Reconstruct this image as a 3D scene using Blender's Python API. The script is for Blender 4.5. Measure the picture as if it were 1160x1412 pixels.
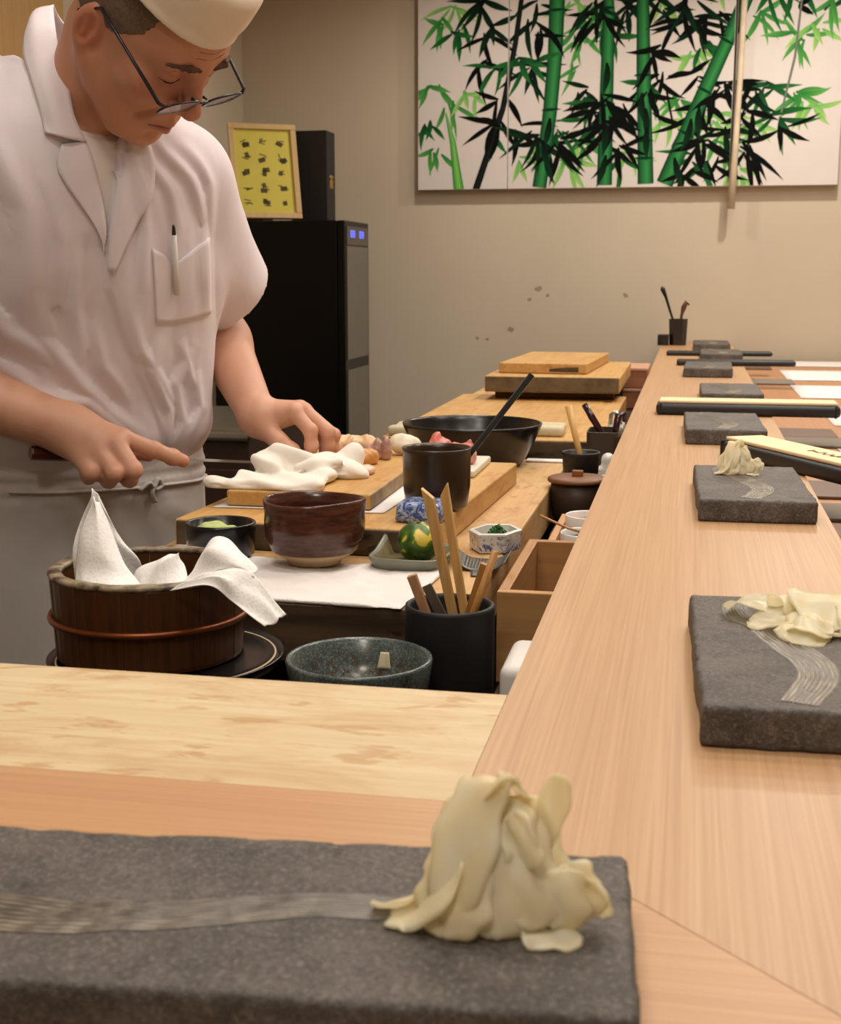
import bpy, bmesh, math, random, functools
import numpy as np
from mathutils import Vector, Matrix, Euler
from mathutils.bvhtree import BVHTree

for _o in list(bpy.data.objects):
    bpy.data.objects.remove(_o)
S = bpy.context.scene
COL = S.collection

# ------------------------------------------------------------------ camera
cam_d = bpy.data.cameras.new('camera')
cam = bpy.data.objects.new('camera', cam_d)
COL.objects.link(cam)
cam_d.sensor_fit = 'HORIZONTAL'
cam_d.sensor_width = 36.0
cam_d.lens = 1816.0 / 1160.0 * 36.0
cam_d.clip_start = 0.02
cam.location = (0.0, 0.0, 1.21)
_pitch = math.atan(328.0 / 1816.0)
_yaw = math.atan(375.0 / math.hypot(1816.0, 328.0))
cam.rotation_euler = (math.pi / 2 - _pitch, 0.0, _yaw)
cam_d.dof.use_dof = True
cam_d.dof.focus_distance = 1.5
cam_d.dof.aperture_fstop = 21.0
S.camera = cam

# ------------------------------------------------------------------ world and lamps
w = bpy.data.worlds.new('world')
S.world = w
w.use_nodes = True
w.node_tree.nodes['Background'].inputs[0].default_value = (1.0, 0.86, 0.70, 1)
w.node_tree.nodes['Background'].inputs[1].default_value = 0.05

def ceiling_or_fill_lamp(x, y, e, size=0.34, col=(1.0, 0.91, 0.80), z=2.585, spread=170):
    d = bpy.data.lights.new('ceiling_or_fill_lamp', 'AREA')
    d.shape = 'DISK'
    d.size = size
    d.energy = e
    d.color = col
    d.spread = math.radians(spread)
    o = bpy.data.objects.new('ceiling_or_fill_lamp', d)
    o.location = (x, y, z)
    COL.objects.link(o)

ceiling_or_fill_lamp(0.12, 0.25, 4.0)
for _y in (1.35, 2.15, 2.95, 3.75, 4.55):
    ceiling_or_fill_lamp(0.32, _y, 5.6)
for _x, _y, _e in ((-0.15, -0.50, 11.0), (-0.55, 0.70, 6.5), (-0.25, 1.35, 7.0), (-0.55, 2.4, 5.0), (-0.55, 3.4, 7.0), (0.95, 2.2, 9.0), (0.95, 3.8, 9.0)):  # first one is added, unseen behind the camera, to brighten the fronts
    ceiling_or_fill_lamp(_x, _y, _e)
ceiling_or_fill_lamp(0.45, 5.0, 17.0, 0.10)
ceiling_or_fill_lamp(-0.75, 5.0, 9.0, 0.10)
S.view_settings.view_transform = 'Standard'
S.view_settings.look = 'None'
S.view_settings.gamma = 1.0
S.view_settings.use_curve_mapping = False
S.view_settings.exposure = 0.0
S.cycles.use_denoising = True
S.cycles.max_bounces = 8
S.cycles.sample_clamp_indirect = 4.0

# ------------------------------------------------------------------ mesh helpers
def srgb(r, g, b):
    f = lambda c: (c / 255.0) / 12.92 if c / 255.0 <= 0.04045 else ((c / 255.0 + 0.055) / 1.055) ** 2.4
    return (f(r), f(g), f(b), 1.0)

def mesh_from(name, v, f, smooth=True):
    m = bpy.data.meshes.new(name)
    m.from_pydata([tuple(map(float, p)) for p in v], [], f)
    if smooth:
        m.polygons.foreach_set('use_smooth', [True] * len(m.polygons))
    m.update()
    return m

def np_mesh(name, V, Q, smooth=True):
    m = bpy.data.meshes.new(name)
    n = len(Q)
    k = Q.shape[1]
    m.vertices.add(len(V))
    m.vertices.foreach_set('co', np.ascontiguousarray(V, np.float32).ravel())
    m.loops.add(n * k)
    m.loops.foreach_set('vertex_index', np.ascontiguousarray(Q, np.int32).ravel())
    m.polygons.add(n)
    m.polygons.foreach_set('loop_start', np.arange(0, n * k, k, dtype=np.int32))
    m.polygons.foreach_set('loop_total', np.full(n, k, dtype=np.int32))
    m.update(calc_edges=True)
    m.polygons.foreach_set('use_smooth', [smooth] * n)
    m.validate()
    return m

def link(name, mesh, mat, parent=None, loc=None, rot=None):
    o = bpy.data.objects.new(name, mesh)
    if mat is not None and not mesh.materials:
        mesh.materials.append(mat)
    COL.objects.link(o)
    if parent is not None:
        o.parent = parent
    if loc is not None:
        o.location = loc
    if rot is not None:
        o.rotation_euler = rot
    return o

def tag(o, label, cat, group=None):
    o['label'] = label
    o['category'] = cat
    if group:
        o['group'] = group
    return o

def thing(name, label, cat, loc=(0, 0, 0), rz=0.0, group=None):
    o = bpy.data.objects.new(name, None)
    o.empty_display_size = 0.02
    COL.objects.link(o)
    o.location = loc
    o.rotation_euler = (0, 0, rz)
    return tag(o, label, cat, group)

def struct(o):
    o['kind'] = 'structure'
    return o

def copy_tree(o, parent=None, loc=None, rz=None):
    c = o.copy()
    COL.objects.link(c)
    if parent is not None:
        c.parent = parent
    if loc is not None:
        c.location = loc
    if rz is not None:
        c.rotation_euler = (0, 0, rz)
    for ch in list(o.children):
        copy_tree(ch, c)
    return c

def bm_mesh(name, bm, smooth=False):
    m = bpy.data.meshes.new(name)
    bmesh.ops.recalc_face_normals(bm, faces=bm.faces)
    bm.to_mesh(m)
    bm.free()
    if smooth:
        m.polygons.foreach_set('use_smooth', [True] * len(m.polygons))
    return m

def box_mesh(name, c, s, bevel=0.002, seg=2, rz=0.0, smooth=False, jitter=0.0, seed=1):
    """a bevelled box with centre c and size s"""
    bm = bmesh.new()
    bmesh.ops.create_cube(bm, size=1.0)
    bmesh.ops.scale(bm, vec=s, verts=bm.verts)
    if bevel > 0:
        bmesh.ops.bevel(bm, geom=bm.edges[:], offset=bevel, segments=seg, profile=0.5, affect='EDGES')
    if jitter:
        r = random.Random(seed)
        for v in bm.verts:
            v.co += Vector((r.uniform(-1, 1), r.uniform(-1, 1), r.uniform(-1, 1))) * jitter
    if rz:
        bmesh.ops.rotate(bm, cent=(0, 0, 0), matrix=Matrix.Rotation(rz, 3, 'Z'), verts=bm.verts)
    bmesh.ops.translate(bm, vec=c, verts=bm.verts)
    return bm_mesh(name, bm, smooth)

def prism_mesh(name, pts, z0, z1, bevel=0.0, smooth=False):
    """a plan outline raised from z0 to z1"""
    bm = bmesh.new()
    a = [bm.verts.new((x, y, z0)) for x, y in pts]
    f = bm.faces.new(a)
    r = bmesh.ops.extrude_face_region(bm, geom=[f])
    vs = [g for g in r['geom'] if isinstance(g, bmesh.types.BMVert)]
    bmesh.ops.translate(bm, vec=(0, 0, z1 - z0), verts=vs)
    if bevel:
        bmesh.ops.bevel(bm, geom=bm.edges[:], offset=bevel, segments=2, profile=0.5, affect='EDGES')
    return bm_mesh(name, bm, smooth)

def lathe(name, prof, n=48, wob=None, smooth=True, sx=1.0, sy=1.0):
    """turn a closed or open (r, z) outline about z; wob(angle, z, r) -> new r, new z"""
    v, f = [], []
    m = len(prof)
    for i in range(n):
        a = 2 * math.pi * i / n
        for r, z in prof:
            if wob:
                r2, z2 = wob(a, z, r)
            else:
                r2, z2 = r, z
            v.append((r2 * math.cos(a) * sx, r2 * math.sin(a) * sy, z2))
    for i in range(n):
        j = (i + 1) % n
        for k in range(m - 1):
            f.append((i * m + k, j * m + k, j * m + k + 1, i * m + k + 1))
    me = bpy.data.meshes.new(name)
    me.from_pydata(v, [], f)
    bm = bmesh.new()
    bm.from_mesh(me)
    bmesh.ops.remove_doubles(bm, verts=bm.verts, dist=1e-6)
    bpy.data.meshes.remove(me)
    return bm_mesh(name, bm, smooth)

def tube(name, pts, rad, n=10, smooth=True, flat=1.0, cap=True):
    """a tapering round bar along pts; rad is one number or one per point; flat squashes it sideways"""
    P = [Vector(p) for p in pts]
    R = rad if isinstance(rad, (list, tuple)) else [rad] * len(P)
    v, f = [], []
    up = Vector((0, 0, 1))
    t0 = (P[1] - P[0]).normalized()
    if abs(t0.z) > 0.9:
        up = Vector((0, 1, 0))
    sd = t0.cross(up).normalized()
    for i, p in enumerate(P):
        t = (P[min(i + 1, len(P) - 1)] - P[max(i - 1, 0)]).normalized()
        sd = (sd - t * sd.dot(t)).normalized()
        b = t.cross(sd)
        for k in range(n):
            a = 2 * math.pi * k / n
            v.append(p + sd * (R[i] * math.cos(a)) + b * (R[i] * flat * math.sin(a)))
    for i in range(len(P) - 1):
        for k in range(n):
            f.append((i * n + k, i * n + (k + 1) % n, (i + 1) * n + (k + 1) % n, (i + 1) * n + k))
    if cap:
        f.append(tuple(range(n))[::-1])
        f.append(tuple((len(P) - 1) * n + k for k in range(n)))
    return mesh_from(name, v, f, smooth)

def stick(name, a, b, wa, wb, ta, tb, bevel=0.0008, slant=0.0):
    """a four-sided tapering wooden stick from a to b"""
    a, b = Vector(a), Vector(b)
    t = (b - a).normalized()
    s = t.cross(Vector((0, 1, 0))).normalized()
    u = s.cross(t)
    bm = bmesh.new()
    v = []
    for p, w_, h_, e in ((a, wa, ta, 0), (b, wb, tb, slant)):
        for i, j in ((-1, -1), (1, -1), (1, 1), (-1, 1)):
            v.append(bm.verts.new(p + s * (i * w_ / 2) + u * (j * h_ / 2) + t * (e * i)))
    for q in ((3, 2, 1, 0), (4, 5, 6, 7), (0, 1, 5, 4), (1, 2, 6, 5), (2, 3, 7, 6), (3, 0, 4, 7)):
        bm.faces.new([v[i] for i in q])
    if bevel:
        bmesh.ops.bevel(bm, geom=bm.edges[:], offset=bevel, segments=2, profile=0.5, affect='EDGES')
    return bm_mesh(name, bm)

def sheet(name, fn, nu, nv, th=0.0006, smooth=True):
    """a thin sheet: fn(u, v) -> point, given real thickness th"""
    P = np.array([[fn(i / (nu - 1), j / (nv - 1)) for j in range(nv)] for i in range(nu)], float)
    du = np.gradient(P, axis=0)
    dv = np.gradient(P, axis=1)
    N = np.cross(du, dv)
    N /= np.linalg.norm(N, axis=2, keepdims=True) + 1e-12
    A = (P + N * th / 2).reshape(-1, 3)
    B = (P - N * th / 2).reshape(-1, 3)
    n = nu * nv
    f = []
    ix = lambda i, j: i * nv + j
    for i in range(nu - 1):
        for j in range(nv - 1):
            q = (ix(i, j), ix(i + 1, j), ix(i + 1, j + 1), ix(i, j + 1))
            f.append(q)
            f.append(tuple(n + k for k in q[::-1]))
    rim = [ix(i, 0) for i in range(nu)] + [ix(nu - 1, j) for j in range(1, nv)] + [ix(i, nv - 1) for i in range(nu - 2, -1, -1)] + [ix(0, j) for j in range(nv - 2, 0, -1)]
    for k in range(len(rim)):
        a, b = rim[k], rim[(k + 1) % len(rim)]
        f.append((b, a, n + a, n + b))
    return mesh_from(name, np.vstack([A, B]), f, smooth)

# ---- implicit shapes, meshed with surface nets
def vnoise(p, s, seed=0):
    """cheap smooth noise in -1..1 from turned sines"""
    r = np.random.default_rng(seed)
    out = 0.0
    for k in range(5):
        d = r.normal(size=3)
        d /= np.linalg.norm(d)
        e = r.normal(size=3)
        e /= np.linalg.norm(e)
        fq = s * (0.7 + 0.9 * r.random())
        out = out + np.sin(p @ (d * fq) + r.random() * 6.28 + 1.3 * np.sin(p @ (e * fq * 0.6) + r.random() * 6.28))
    return out / 3.2

def cap(p, a, b, ra, rb=None):
    rb = ra if rb is None else rb
    a, b = np.asarray(a, float), np.asarray(b, float)
    ba = b - a
    t = np.clip((p - a) @ ba / (ba @ ba), 0, 1)
    return np.linalg.norm(p - a - t[..., None] * ba, axis=-1) - (ra + (rb - ra) * t)

def ell(p, c, r, M=None):
    q = p - np.asarray(c, float)
    if M is not None:
        q = q @ M
    r = np.asarray(r, float)
    k0 = np.linalg.norm(q / r, axis=-1)
    k1 = np.linalg.norm(q / (r * r), axis=-1) + 1e-9
    return k0 * (k0 - 1.0) / k1

def rbox(p, c, s, r):
    q = np.abs(p - np.asarray(c, float)) - (np.asarray(s, float) / 2 - r)
    return np.linalg.norm(np.maximum(q, 0), axis=-1) + np.minimum(q.max(-1), 0) - r

def smin(a, b, k):
    h = np.clip(0.5 + 0.5 * (b - a) / k, 0, 1)
    return b + (a - b) * h - k * h * (1 - h)

def smax(a, b, k):
    return -smin(-a, -b, k)

def sdf_mesh(name, fn, lo, hi, h, safe=1.5, B=6, smooth=True):
    lo, hi = np.asarray(lo, float), np.asarray(hi, float)
    nb = np.ceil((hi - lo) / (h * B)).astype(int)
    ax = [lo[i] + (np.arange(nb[i]) + 0.5) * B * h - 0.5 * h for i in range(3)]
    cc = np.stack(np.meshgrid(*ax, indexing='ij'), -1).reshape(-1, 3)
    dc = np.concatenate([fn(c) for c in np.array_split(cc, max(1, len(cc) // 60000))])
    D = np.repeat(np.repeat(np.repeat(dc.reshape(nb).astype(np.float32), B, 0), B, 1), B, 2)
    act = np.where(np.abs(dc) < B * h * 0.87 * safe)[0]
    off = np.stack(np.meshgrid(*[np.arange(B)] * 3, indexing='ij'), -1).reshape(-1, 3)
    bi = np.stack(np.unravel_index(act, nb), -1)
    for ch in np.array_split(np.arange(len(act)), max(1, len(act) // 1500)):
        ij = (bi[ch][:, None, :] * B + off[None]).reshape(-1, 3)
        D[ij[:, 0], ij[:, 1], ij[:, 2]] = fn(lo + ij * h)
    ins = D < 0
    n = np.array(D.shape)
    c8 = [(i, j, k) for i in (0, 1) for j in (0, 1) for k in (0, 1)]
    sl = lambda o: ins[o[0]:n[0] - 1 + o[0], o[1]:n[1] - 1 + o[1], o[2]:n[2] - 1 + o[2]]
    al = np.ones(n - 1, bool)
    an = np.zeros(n - 1, bool)
    for o in c8:
        al &= sl(o)
        an |= sl(o)
    cells = np.argwhere(an & ~al)
    idx = np.full(n - 1, -1, np.int32)
    idx[cells[:, 0], cells[:, 1], cells[:, 2]] = np.arange(len(cells))
    val = np.stack([D[cells[:, 0] + o[0], cells[:, 1] + o[1], cells[:, 2] + o[2]] for o in c8], 1)
    acc = np.zeros((len(cells), 3))
    cnt = np.zeros(len(cells))
    for i in range(8):
        for j in range(i + 1, 8):
            a, b = np.array(c8[i]), np.array(c8[j])
            if np.abs(a - b).sum() != 1:
                continue
            va, vb = val[:, i], val[:, j]
            m = (va < 0) != (vb < 0)
            t = np.where(m, va / np.where(m, va - vb, 1), 0)
            acc += np.where(m[:, None], a + t[:, None] * (b - a), 0)
            cnt += m
    V = lo + (cells + acc / cnt[:, None]) * h
    Q = []
    for axis in range(3):
        o1 = [0, 0, 0]
        o1[axis] = 1
        A = ins[:n[0] - o1[0], :n[1] - o1[1], :n[2] - o1[2]]
        Bb = ins[o1[0]:, o1[1]:, o1[2]:]
        e = np.argwhere(A != Bb)
        u, v = (axis + 1) % 3, (axis + 2) % 3
        e = e[(e[:, u] > 0) & (e[:, v] > 0) & (e[:, u] < n[u] - 1) & (e[:, v] < n[v] - 1)]
        fl = A[e[:, 0], e[:, 1], e[:, 2]]
        du = np.zeros(3, int)
        du[u] = 1
        dv = np.zeros(3, int)
        dv[v] = 1
        g = lambda q: idx[q[:, 0], q[:, 1], q[:, 2]]
        q = np.stack([g(e - du - dv), g(e - dv), g(e), g(e - du)], 1)
        q[~fl] = q[~fl][:, ::-1]
        Q.append(q)
    Q = np.concatenate(Q)
    Q = Q[(Q >= 0).all(1)]
    return np_mesh(name, V, Q, smooth)

def set_col(mesh, cols):
    a = mesh.color_attributes.new('Col', 'FLOAT_COLOR', 'POINT')
    c = np.ones((len(mesh.vertices), 4), np.float32)
    c[:, :3] = cols
    a.data.foreach_set('color', c.ravel())

def verts_np(mesh):
    v = np.empty(len(mesh.vertices) * 3, np.float32)
    mesh.vertices.foreach_get('co', v)
    return v.reshape(-1, 3).astype(float)
# ------------------------------------------------------------------ materials
class NT:
    def __init__(s, name):
        s.m = bpy.data.materials.new(name)
        s.m.use_nodes = True
        s.t = s.m.node_tree
        s.b = s.t.nodes['Principled BSDF']
        s.co = None
    def n(s, typ, **kw):
        x = s.t.nodes.new(typ)
        for k, v in kw.items():
            setattr(x, k, v)
        return x
    def l(s, a, b):
        s.t.links.new(a, b)
    def coord(s, scale=(1, 1, 1), rot=(0, 0, 0), loc=(0, 0, 0)):
        if s.co is None:
            s.co = s.n('ShaderNodeTexCoord')
        mp = s.n('ShaderNodeMapping')
        mp.inputs['Scale'].default_value = scale
        mp.inputs['Rotation'].default_value = rot
        mp.inputs['Location'].default_value = loc
        s.l(s.co.outputs['Object'], mp.inputs['Vector'])
        return mp.outputs[0]
    def noise(s, vec, scale, detail=3, rough=0.55, dist=0.0):
        x = s.n('ShaderNodeTexNoise')
        x.inputs['Scale'].default_value = scale
        x.inputs['Detail'].default_value = detail
        x.inputs['Roughness'].default_value = rough
        x.inputs['Distortion'].default_value = dist
        s.l(vec, x.inputs['Vector'])
        return x.outputs[0]
    def ramp(s, fac, stops):
        x = s.n('ShaderNodeValToRGB')
        e = x.color_ramp.elements
        while len(e) < len(stops):
            e.new(0.5)
        for i, (p, c) in enumerate(stops):
            e[i].position = p
            e[i].color = c if len(c) == 4 else (*c, 1)
        s.l(fac, x.inputs[0])
        return x.outputs[0]
    def mix(s, fac, a, b, mode='MIX'):
        x = s.n('ShaderNodeMix', data_type='RGBA', blend_type=mode)
        for sock, v in ((x.inputs[0], fac), (x.inputs[6], a), (x.inputs[7], b)):
            if isinstance(v, (int, float)):
                sock.default_value = v
            elif isinstance(v, tuple):
                sock.default_value = v
            else:
                s.l(v, sock)
        return x.outputs[2]
    def bump(s, hgt, strength=0.3, dist=0.001):
        x = s.n('ShaderNodeBump')
        x.inputs['Strength'].default_value = strength
        x.inputs['Distance'].default_value = dist
        s.l(hgt, x.inputs['Height'])
        s.l(x.outputs[0], s.b.inputs['Normal'])
    def set(s, **kw):
        for k, v in kw.items():
            sock = s.b.inputs[k.replace('_', ' ')]
            if isinstance(v, (int, float, tuple)):
                sock.default_value = v
            else:
                s.l(v, sock)
        return s

BLK, WHT = (0, 0, 0, 1), (1, 1, 1, 1)

def plain(name, c, rough=0.5, var=0.12, vscale=12.0, metal=0.0, bump=0.0, bscale=200.0, **kw):
    t = NT(name)
    v = t.coord()
    dk = tuple(x * (1 - var) for x in c[:3]) + (1,)
    lt = tuple(min(1, x * (1 + var)) for x in c[:3]) + (1,)
    t.set(Base_Color=t.ramp(t.noise(v, vscale, 4), [(0.3, dk), (0.7, lt)]), Roughness=rough, Metallic=metal)
    if bump:
        t.bump(t.noise(v, bscale, 3), bump, 0.001)
    t.set(**kw)
    return t.m

def wood(name, light, dark, axis='Y', fine=160.0, rough=0.42, stretch=0.025, bump=0.12, contrast=0.22, stain=None, stain_amt=0.5, big=5.0, spec=0.4):
    """fine straight grain running along one axis, broad soft colour drift, optional stains"""
    t = NT(name)
    sc = {'X': (stretch, 1, 1), 'Y': (1, stretch, 1), 'Z': (1, 1, stretch)}[axis]
    sc2 = {'X': (0.12, 1, 1), 'Y': (1, 0.12, 1), 'Z': (1, 1, 0.12)}[axis]
    g = t.noise(t.coord(sc), fine, 3, 0.6, 0.2)
    br = t.noise(t.coord(sc2), big, 3, 0.5, 0.4)
    mid = t.noise(t.coord(sc), fine * 0.22, 2, 0.5, 0.3)
    c = t.ramp(g, [(0.5 - contrast, dark), (0.5 + contrast, light)])
    c = t.mix(t.ramp(mid, [(0.42, BLK), (0.6, (0.25, 0.25, 0.25, 1))]), c, light)
    c = t.mix(t.ramp(br, [(0.35, (0.35, 0.35, 0.35, 1)), (0.65, BLK)]), c, dark)
    if stain:
        st = {'X': (0.4, 1, 1), 'Y': (1, 0.4, 1), 'Z': (1, 1, 0.4)}[axis]
        sn = t.noise(t.coord(st), 20.0, 5, 0.65, 0.6)
        s2 = t.noise(t.coord(st, loc=(3, 1, 2)), 46.0, 3, 0.6, 0.3)
        a = stain_amt
        c = t.mix(t.ramp(sn, [(0.49, BLK), (0.70, (a, a, a, 1))]), c, stain)
        c = t.mix(t.ramp(s2, [(0.585, BLK), (0.645, (a, a, a, 1))]), c, stain)
    t.set(Base_Color=c, Roughness=rough)
    t.b.inputs['Specular IOR Level'].default_value = spec
    t.bump(g, bump, 0.0006)
    return t.m

def vcol_mat(name, rough=0.6, bump=0.0, bscale=300.0, **kw):
    t = NT(name)
    a = t.n('ShaderNodeAttribute')
    a.attribute_name = 'Col'
    t.set(Base_Color=a.outputs['Color'], Roughness=rough)
    if bump:
        t.bump(t.noise(t.coord(), bscale, 3), bump, 0.001)
    t.set(**kw)
    return t.m

def cloth(name, c, rough=0.85, weave=900.0, bump=0.5, var=0.05, wrinkle=12.0):
    t = NT(name)
    v = t.coord()
    dk = tuple(x * (1 - var) for x in c[:3]) + (1,)
    t.set(Base_Color=t.ramp(t.noise(v, 6, 3), [(0.3, dk), (0.7, c)]), Roughness=rough)
    t.set(Sheen_Weight=0.15)
    wr = t.noise(t.coord((1, 1, 0.6)), 15, 3, 0.5, 0.4)
    ad = t.n('ShaderNodeMath', operation='MULTIPLY_ADD')
    ad.inputs[1].default_value = wrinkle
    t.l(wr, ad.inputs[0])
    t.l(t.noise(v, weave, 2), ad.inputs[2])
    t.bump(ad.outputs[0], bump, 0.0005)
    return t.m

M = {}
M['wall'] = plain('wall_plaster', srgb(200, 187, 166), 0.9, 0.05, 1.4, bump=0.15, bscale=60)
M['wall_mark'] = plain('wall_scuff', srgb(158, 141, 116), 0.9)
M['ceiling'] = plain('ceiling_paint', srgb(205, 195, 178), 0.9, 0.03)
M['floor'] = wood('floor_boards', srgb(88, 70, 54), srgb(60, 46, 36), 'Y', 40, 0.5)
M['ledge_y'] = wood('cedar_along', srgb(198, 160, 120), srgb(178, 138, 100), 'Y', 340, 0.40, 0.010, contrast=0.16)
M['ledge_x'] = wood('cedar_across', srgb(202, 159, 118), srgb(182, 139, 100), 'X', 340, 0.40, 0.010, contrast=0.16)
M['panel'] = wood('worn_hinoki', srgb(222, 204, 168), srgb(198, 174, 134), 'X', 190, 0.5, 0.02, stain=srgb(180, 138, 88), stain_amt=0.6, contrast=0.3)
M['table'] = wood('worn_table_wood', srgb(214, 178, 128), srgb(186, 146, 96), 'Y', 140, 0.55, 0.03, stain=srgb(160, 112, 62), stain_amt=0.6, contrast=0.3)
M['table_side'] = wood('dark_wet_wood', srgb(104, 82, 58), srgb(50, 38, 28), 'X', 60, 0.6, 0.08, stain=srgb(30, 24, 18), stain_amt=0.8)
M['board'] = wood('cutting_board_wood', srgb(212, 172, 108), srgb(182, 138, 76), 'Y', 120, 0.5, 0.03, stain=srgb(172, 116, 56), stain_amt=0.5, contrast=0.3)
M['board_dark'] = wood('cutting_board_dark_edge', srgb(108, 88, 62), srgb(62, 50, 36), 'X', 50, 0.6, 0.1, stain=srgb(36, 28, 20), stain_amt=0.8)
M['oak'] = wood('box_oak', srgb(200, 156, 102), srgb(166, 122, 74), 'X', 120, 0.5, 0.03, contrast=0.3)
M['oak_in'] = wood('box_oak_grain', srgb(190, 144, 92), srgb(150, 108, 66), 'X', 90, 0.5, 0.04, contrast=0.3)
M['lowcounter'] = wood('seat_counter_wood', srgb(190, 140, 98), srgb(166, 116, 78), 'Y', 200, 0.4, 0.02)
M['bulk'] = wood('bulkhead_wood', srgb(120, 84, 54), srgb(90, 62, 40), 'Y', 90, 0.5)
M['stave'] = wood('tub_stave_wood', srgb(112, 66, 30), srgb(46, 26, 13), 'Z', 110, 0.4, 0.05, contrast=0.3)
_t = NT('tub_worn_rim')
_t.set(Base_Color=_t.ramp(_t.noise(_t.coord(), 55, 4, 0.6), [(0.38, srgb(58, 42, 28)), (0.62, srgb(158, 142, 116))]), Roughness=0.45)
M['tub_rim'] = _t.m
M['copper'] = plain('copper_hoop', srgb(120, 62, 30), 0.38, 0.2, 30, metal=0.6)
M['darkwood'] = plain('dark_cabinet_wood', srgb(52, 33, 23), 0.5, 0.2, 8)
M['black'] = plain('black_lacquer', srgb(18, 17, 18), 0.25, 0.2)
M['blackmatte'] = plain('black_matte', srgb(24, 23, 24), 0.6, 0.2, bump=0.1)
M['fridge'] = plain('fridge_black', srgb(7, 8, 8), 0.35, 0.2, Specular_IOR_Level=0.2)
M['fridge_glass'] = plain('fridge_door_glass', srgb(88, 84, 76), 0.2, 0.06)
M['steel'] = plain('brushed_steel', srgb(180, 180, 176), 0.3, 0.06, metal=1.0)
M['darksteel'] = plain('dull_steel', srgb(104, 104, 102), 0.45, 0.1, metal=0.8)
M['blade'] = plain('knife_steel', srgb(205, 205, 205), 0.22, 0.04, metal=1.0)
M['white'] = plain('white_plastic', srgb(225, 222, 218), 0.4, 0.02)
M['paper'] = plain('white_paper', srgb(228, 224, 222), 0.8, 0.02)
M['towel'] = plain('white_terry', srgb(228, 222, 220), 0.95, 0.04, 30, bump=0.9, bscale=420)
M['cream'] = wood('pale_paulownia', srgb(236, 214, 172), srgb(222, 194, 148), 'Y', 60, 0.6, 0.05, contrast=0.3)
M['bamboo'] = wood('bamboo_stick', srgb(216, 174, 112), srgb(190, 146, 86), 'Z', 200, 0.4, 0.05)
M['bamboo_dark'] = wood('toasted_bamboo', srgb(190, 140, 80), srgb(152, 104, 54), 'Z', 200, 0.4, 0.05)
M['pinkwood'] = wood('bleached_handle', srgb(196, 150, 112), srgb(170, 122, 86), 'Z', 200, 0.5, 0.05)
M['greymat'] = wood('grey_linen', srgb(140, 128, 114), srgb(112, 102, 92), 'X', 200, 0.8, 0.05)
M['brownflat'] = plain('flat_brown', srgb(98, 72, 54), 0.5, 0.08)

def stone():
    t = NT('dark_stoneware')
    v = t.coord()
    n1 = t.noise(v, 26, 6, 0.7)
    n2 = t.noise(v, 330, 4, 0.7)
    n3 = t.noise(v, 95, 4, 0.7)
    n4 = t.noise(v, 900, 3, 0.7)
    c = t.ramp(n1, [(0.3, srgb(60, 55, 52)), (0.7, srgb(100, 93, 88))])
    c = t.mix(t.ramp(n2, [(0.35, (0.5, 0.5, 0.5, 1)), (0.5, BLK)]), c, srgb(46, 42, 40))
    c = t.mix(t.ramp(n2, [(0.54, BLK), (0.66, (0.42, 0.42, 0.42, 1))]), c, srgb(146, 138, 128))
    c = t.mix(t.ramp(n4, [(0.58, BLK), (0.70, (0.5, 0.5, 0.5, 1))]), c, srgb(170, 162, 152))
    c = t.mix(t.ramp(n3, [(0.28, (0.8, 0.8, 0.8, 1)), (0.42, BLK)]), c, srgb(40, 36, 34))
    t.set(Base_Color=c, Roughness=0.62)
    ad = t.n('ShaderNodeMath', operation='ADD')
    t.l(n2, ad.inputs[0])
    t.l(n3, ad.inputs[1])
    t.bump(ad.outputs[0], 0.8, 0.0016)
    return t.m
M['stone'] = stone()

def speckle():
    t = NT('speckled_celadon')
    v = t.coord()
    n2 = t.noise(v, 210, 4, 0.7)
    n1 = t.noise(v, 30, 4, 0.6)
    c = t.ramp(n1, [(0.3, srgb(56, 72, 74)), (0.7, srgb(106, 120, 116))])
    sep = t.n('ShaderNodeSeparateXYZ')
    t.l(t.coord(), sep.inputs[0])
    low = t.ramp(sep.outputs[2], [(0.055, (1, 1, 1, 1)), (0.086, (0.25, 0.25, 0.25, 1))])
    sp = t.ramp(n2, [(0.45, BLK), (0.56, (0.95, 0.95, 0.95, 1))])
    mm = t.mix(1.0, sp, low, 'MULTIPLY')
    n5 = t.noise(v, 520, 3, 0.7)
    c = t.mix(t.ramp(n5, [(0.50, BLK), (0.60, (0.6, 0.6, 0.6, 1))]), c, srgb(40, 50, 50))
    c = t.mix(t.ramp(n5, [(0.34, (0.5, 0.5, 0.5, 1)), (0.44, BLK)]), c, srgb(150, 160, 152))
    c = t.mix(mm, c, srgb(74, 50, 30))
    t.set(Base_Color=c, Roughness=0.22)
    t.bump(n2, 0.06, 0.001)
    return t.m
M['speckle'] = speckle()

def chawan():
    t = NT('red_brown_glaze')
    v = t.coord((1, 1, 6))
    n = t.noise(v, 40, 4, 0.6)
    c = t.ramp(n, [(0.3, srgb(50, 26, 19)), (0.7, srgb(92, 52, 38))])
    b = t.ramp(t.noise(t.coord(), 22, 2), [(0.62, BLK), (0.75, (0.5, 0.5, 0.5, 1))])
    c = t.mix(b, c, srgb(120, 84, 66))
    t.set(Base_Color=c, Roughness=0.2)
    t.bump(n, 0.12, 0.001)
    return t.m
M['chawan'] = chawan()
M['bare_clay'] = plain('bare_clay', srgb(176, 150, 112), 0.7, 0.1)
M['tenmoku'] = plain('dark_bronze_glaze', srgb(52, 38, 26), 0.28, 0.3, 20)
M['lidpot'] = plain('brown_stoneware', srgb(58, 44, 32), 0.5, 0.2, 20)
M['lidwood'] = wood('brown_lid', srgb(136, 92, 58), srgb(100, 64, 40), 'X', 120, 0.5, 0.05)
M['greydish'] = plain('grey_green_glaze', srgb(126, 128, 114), 0.25, 0.14, 30)
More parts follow.
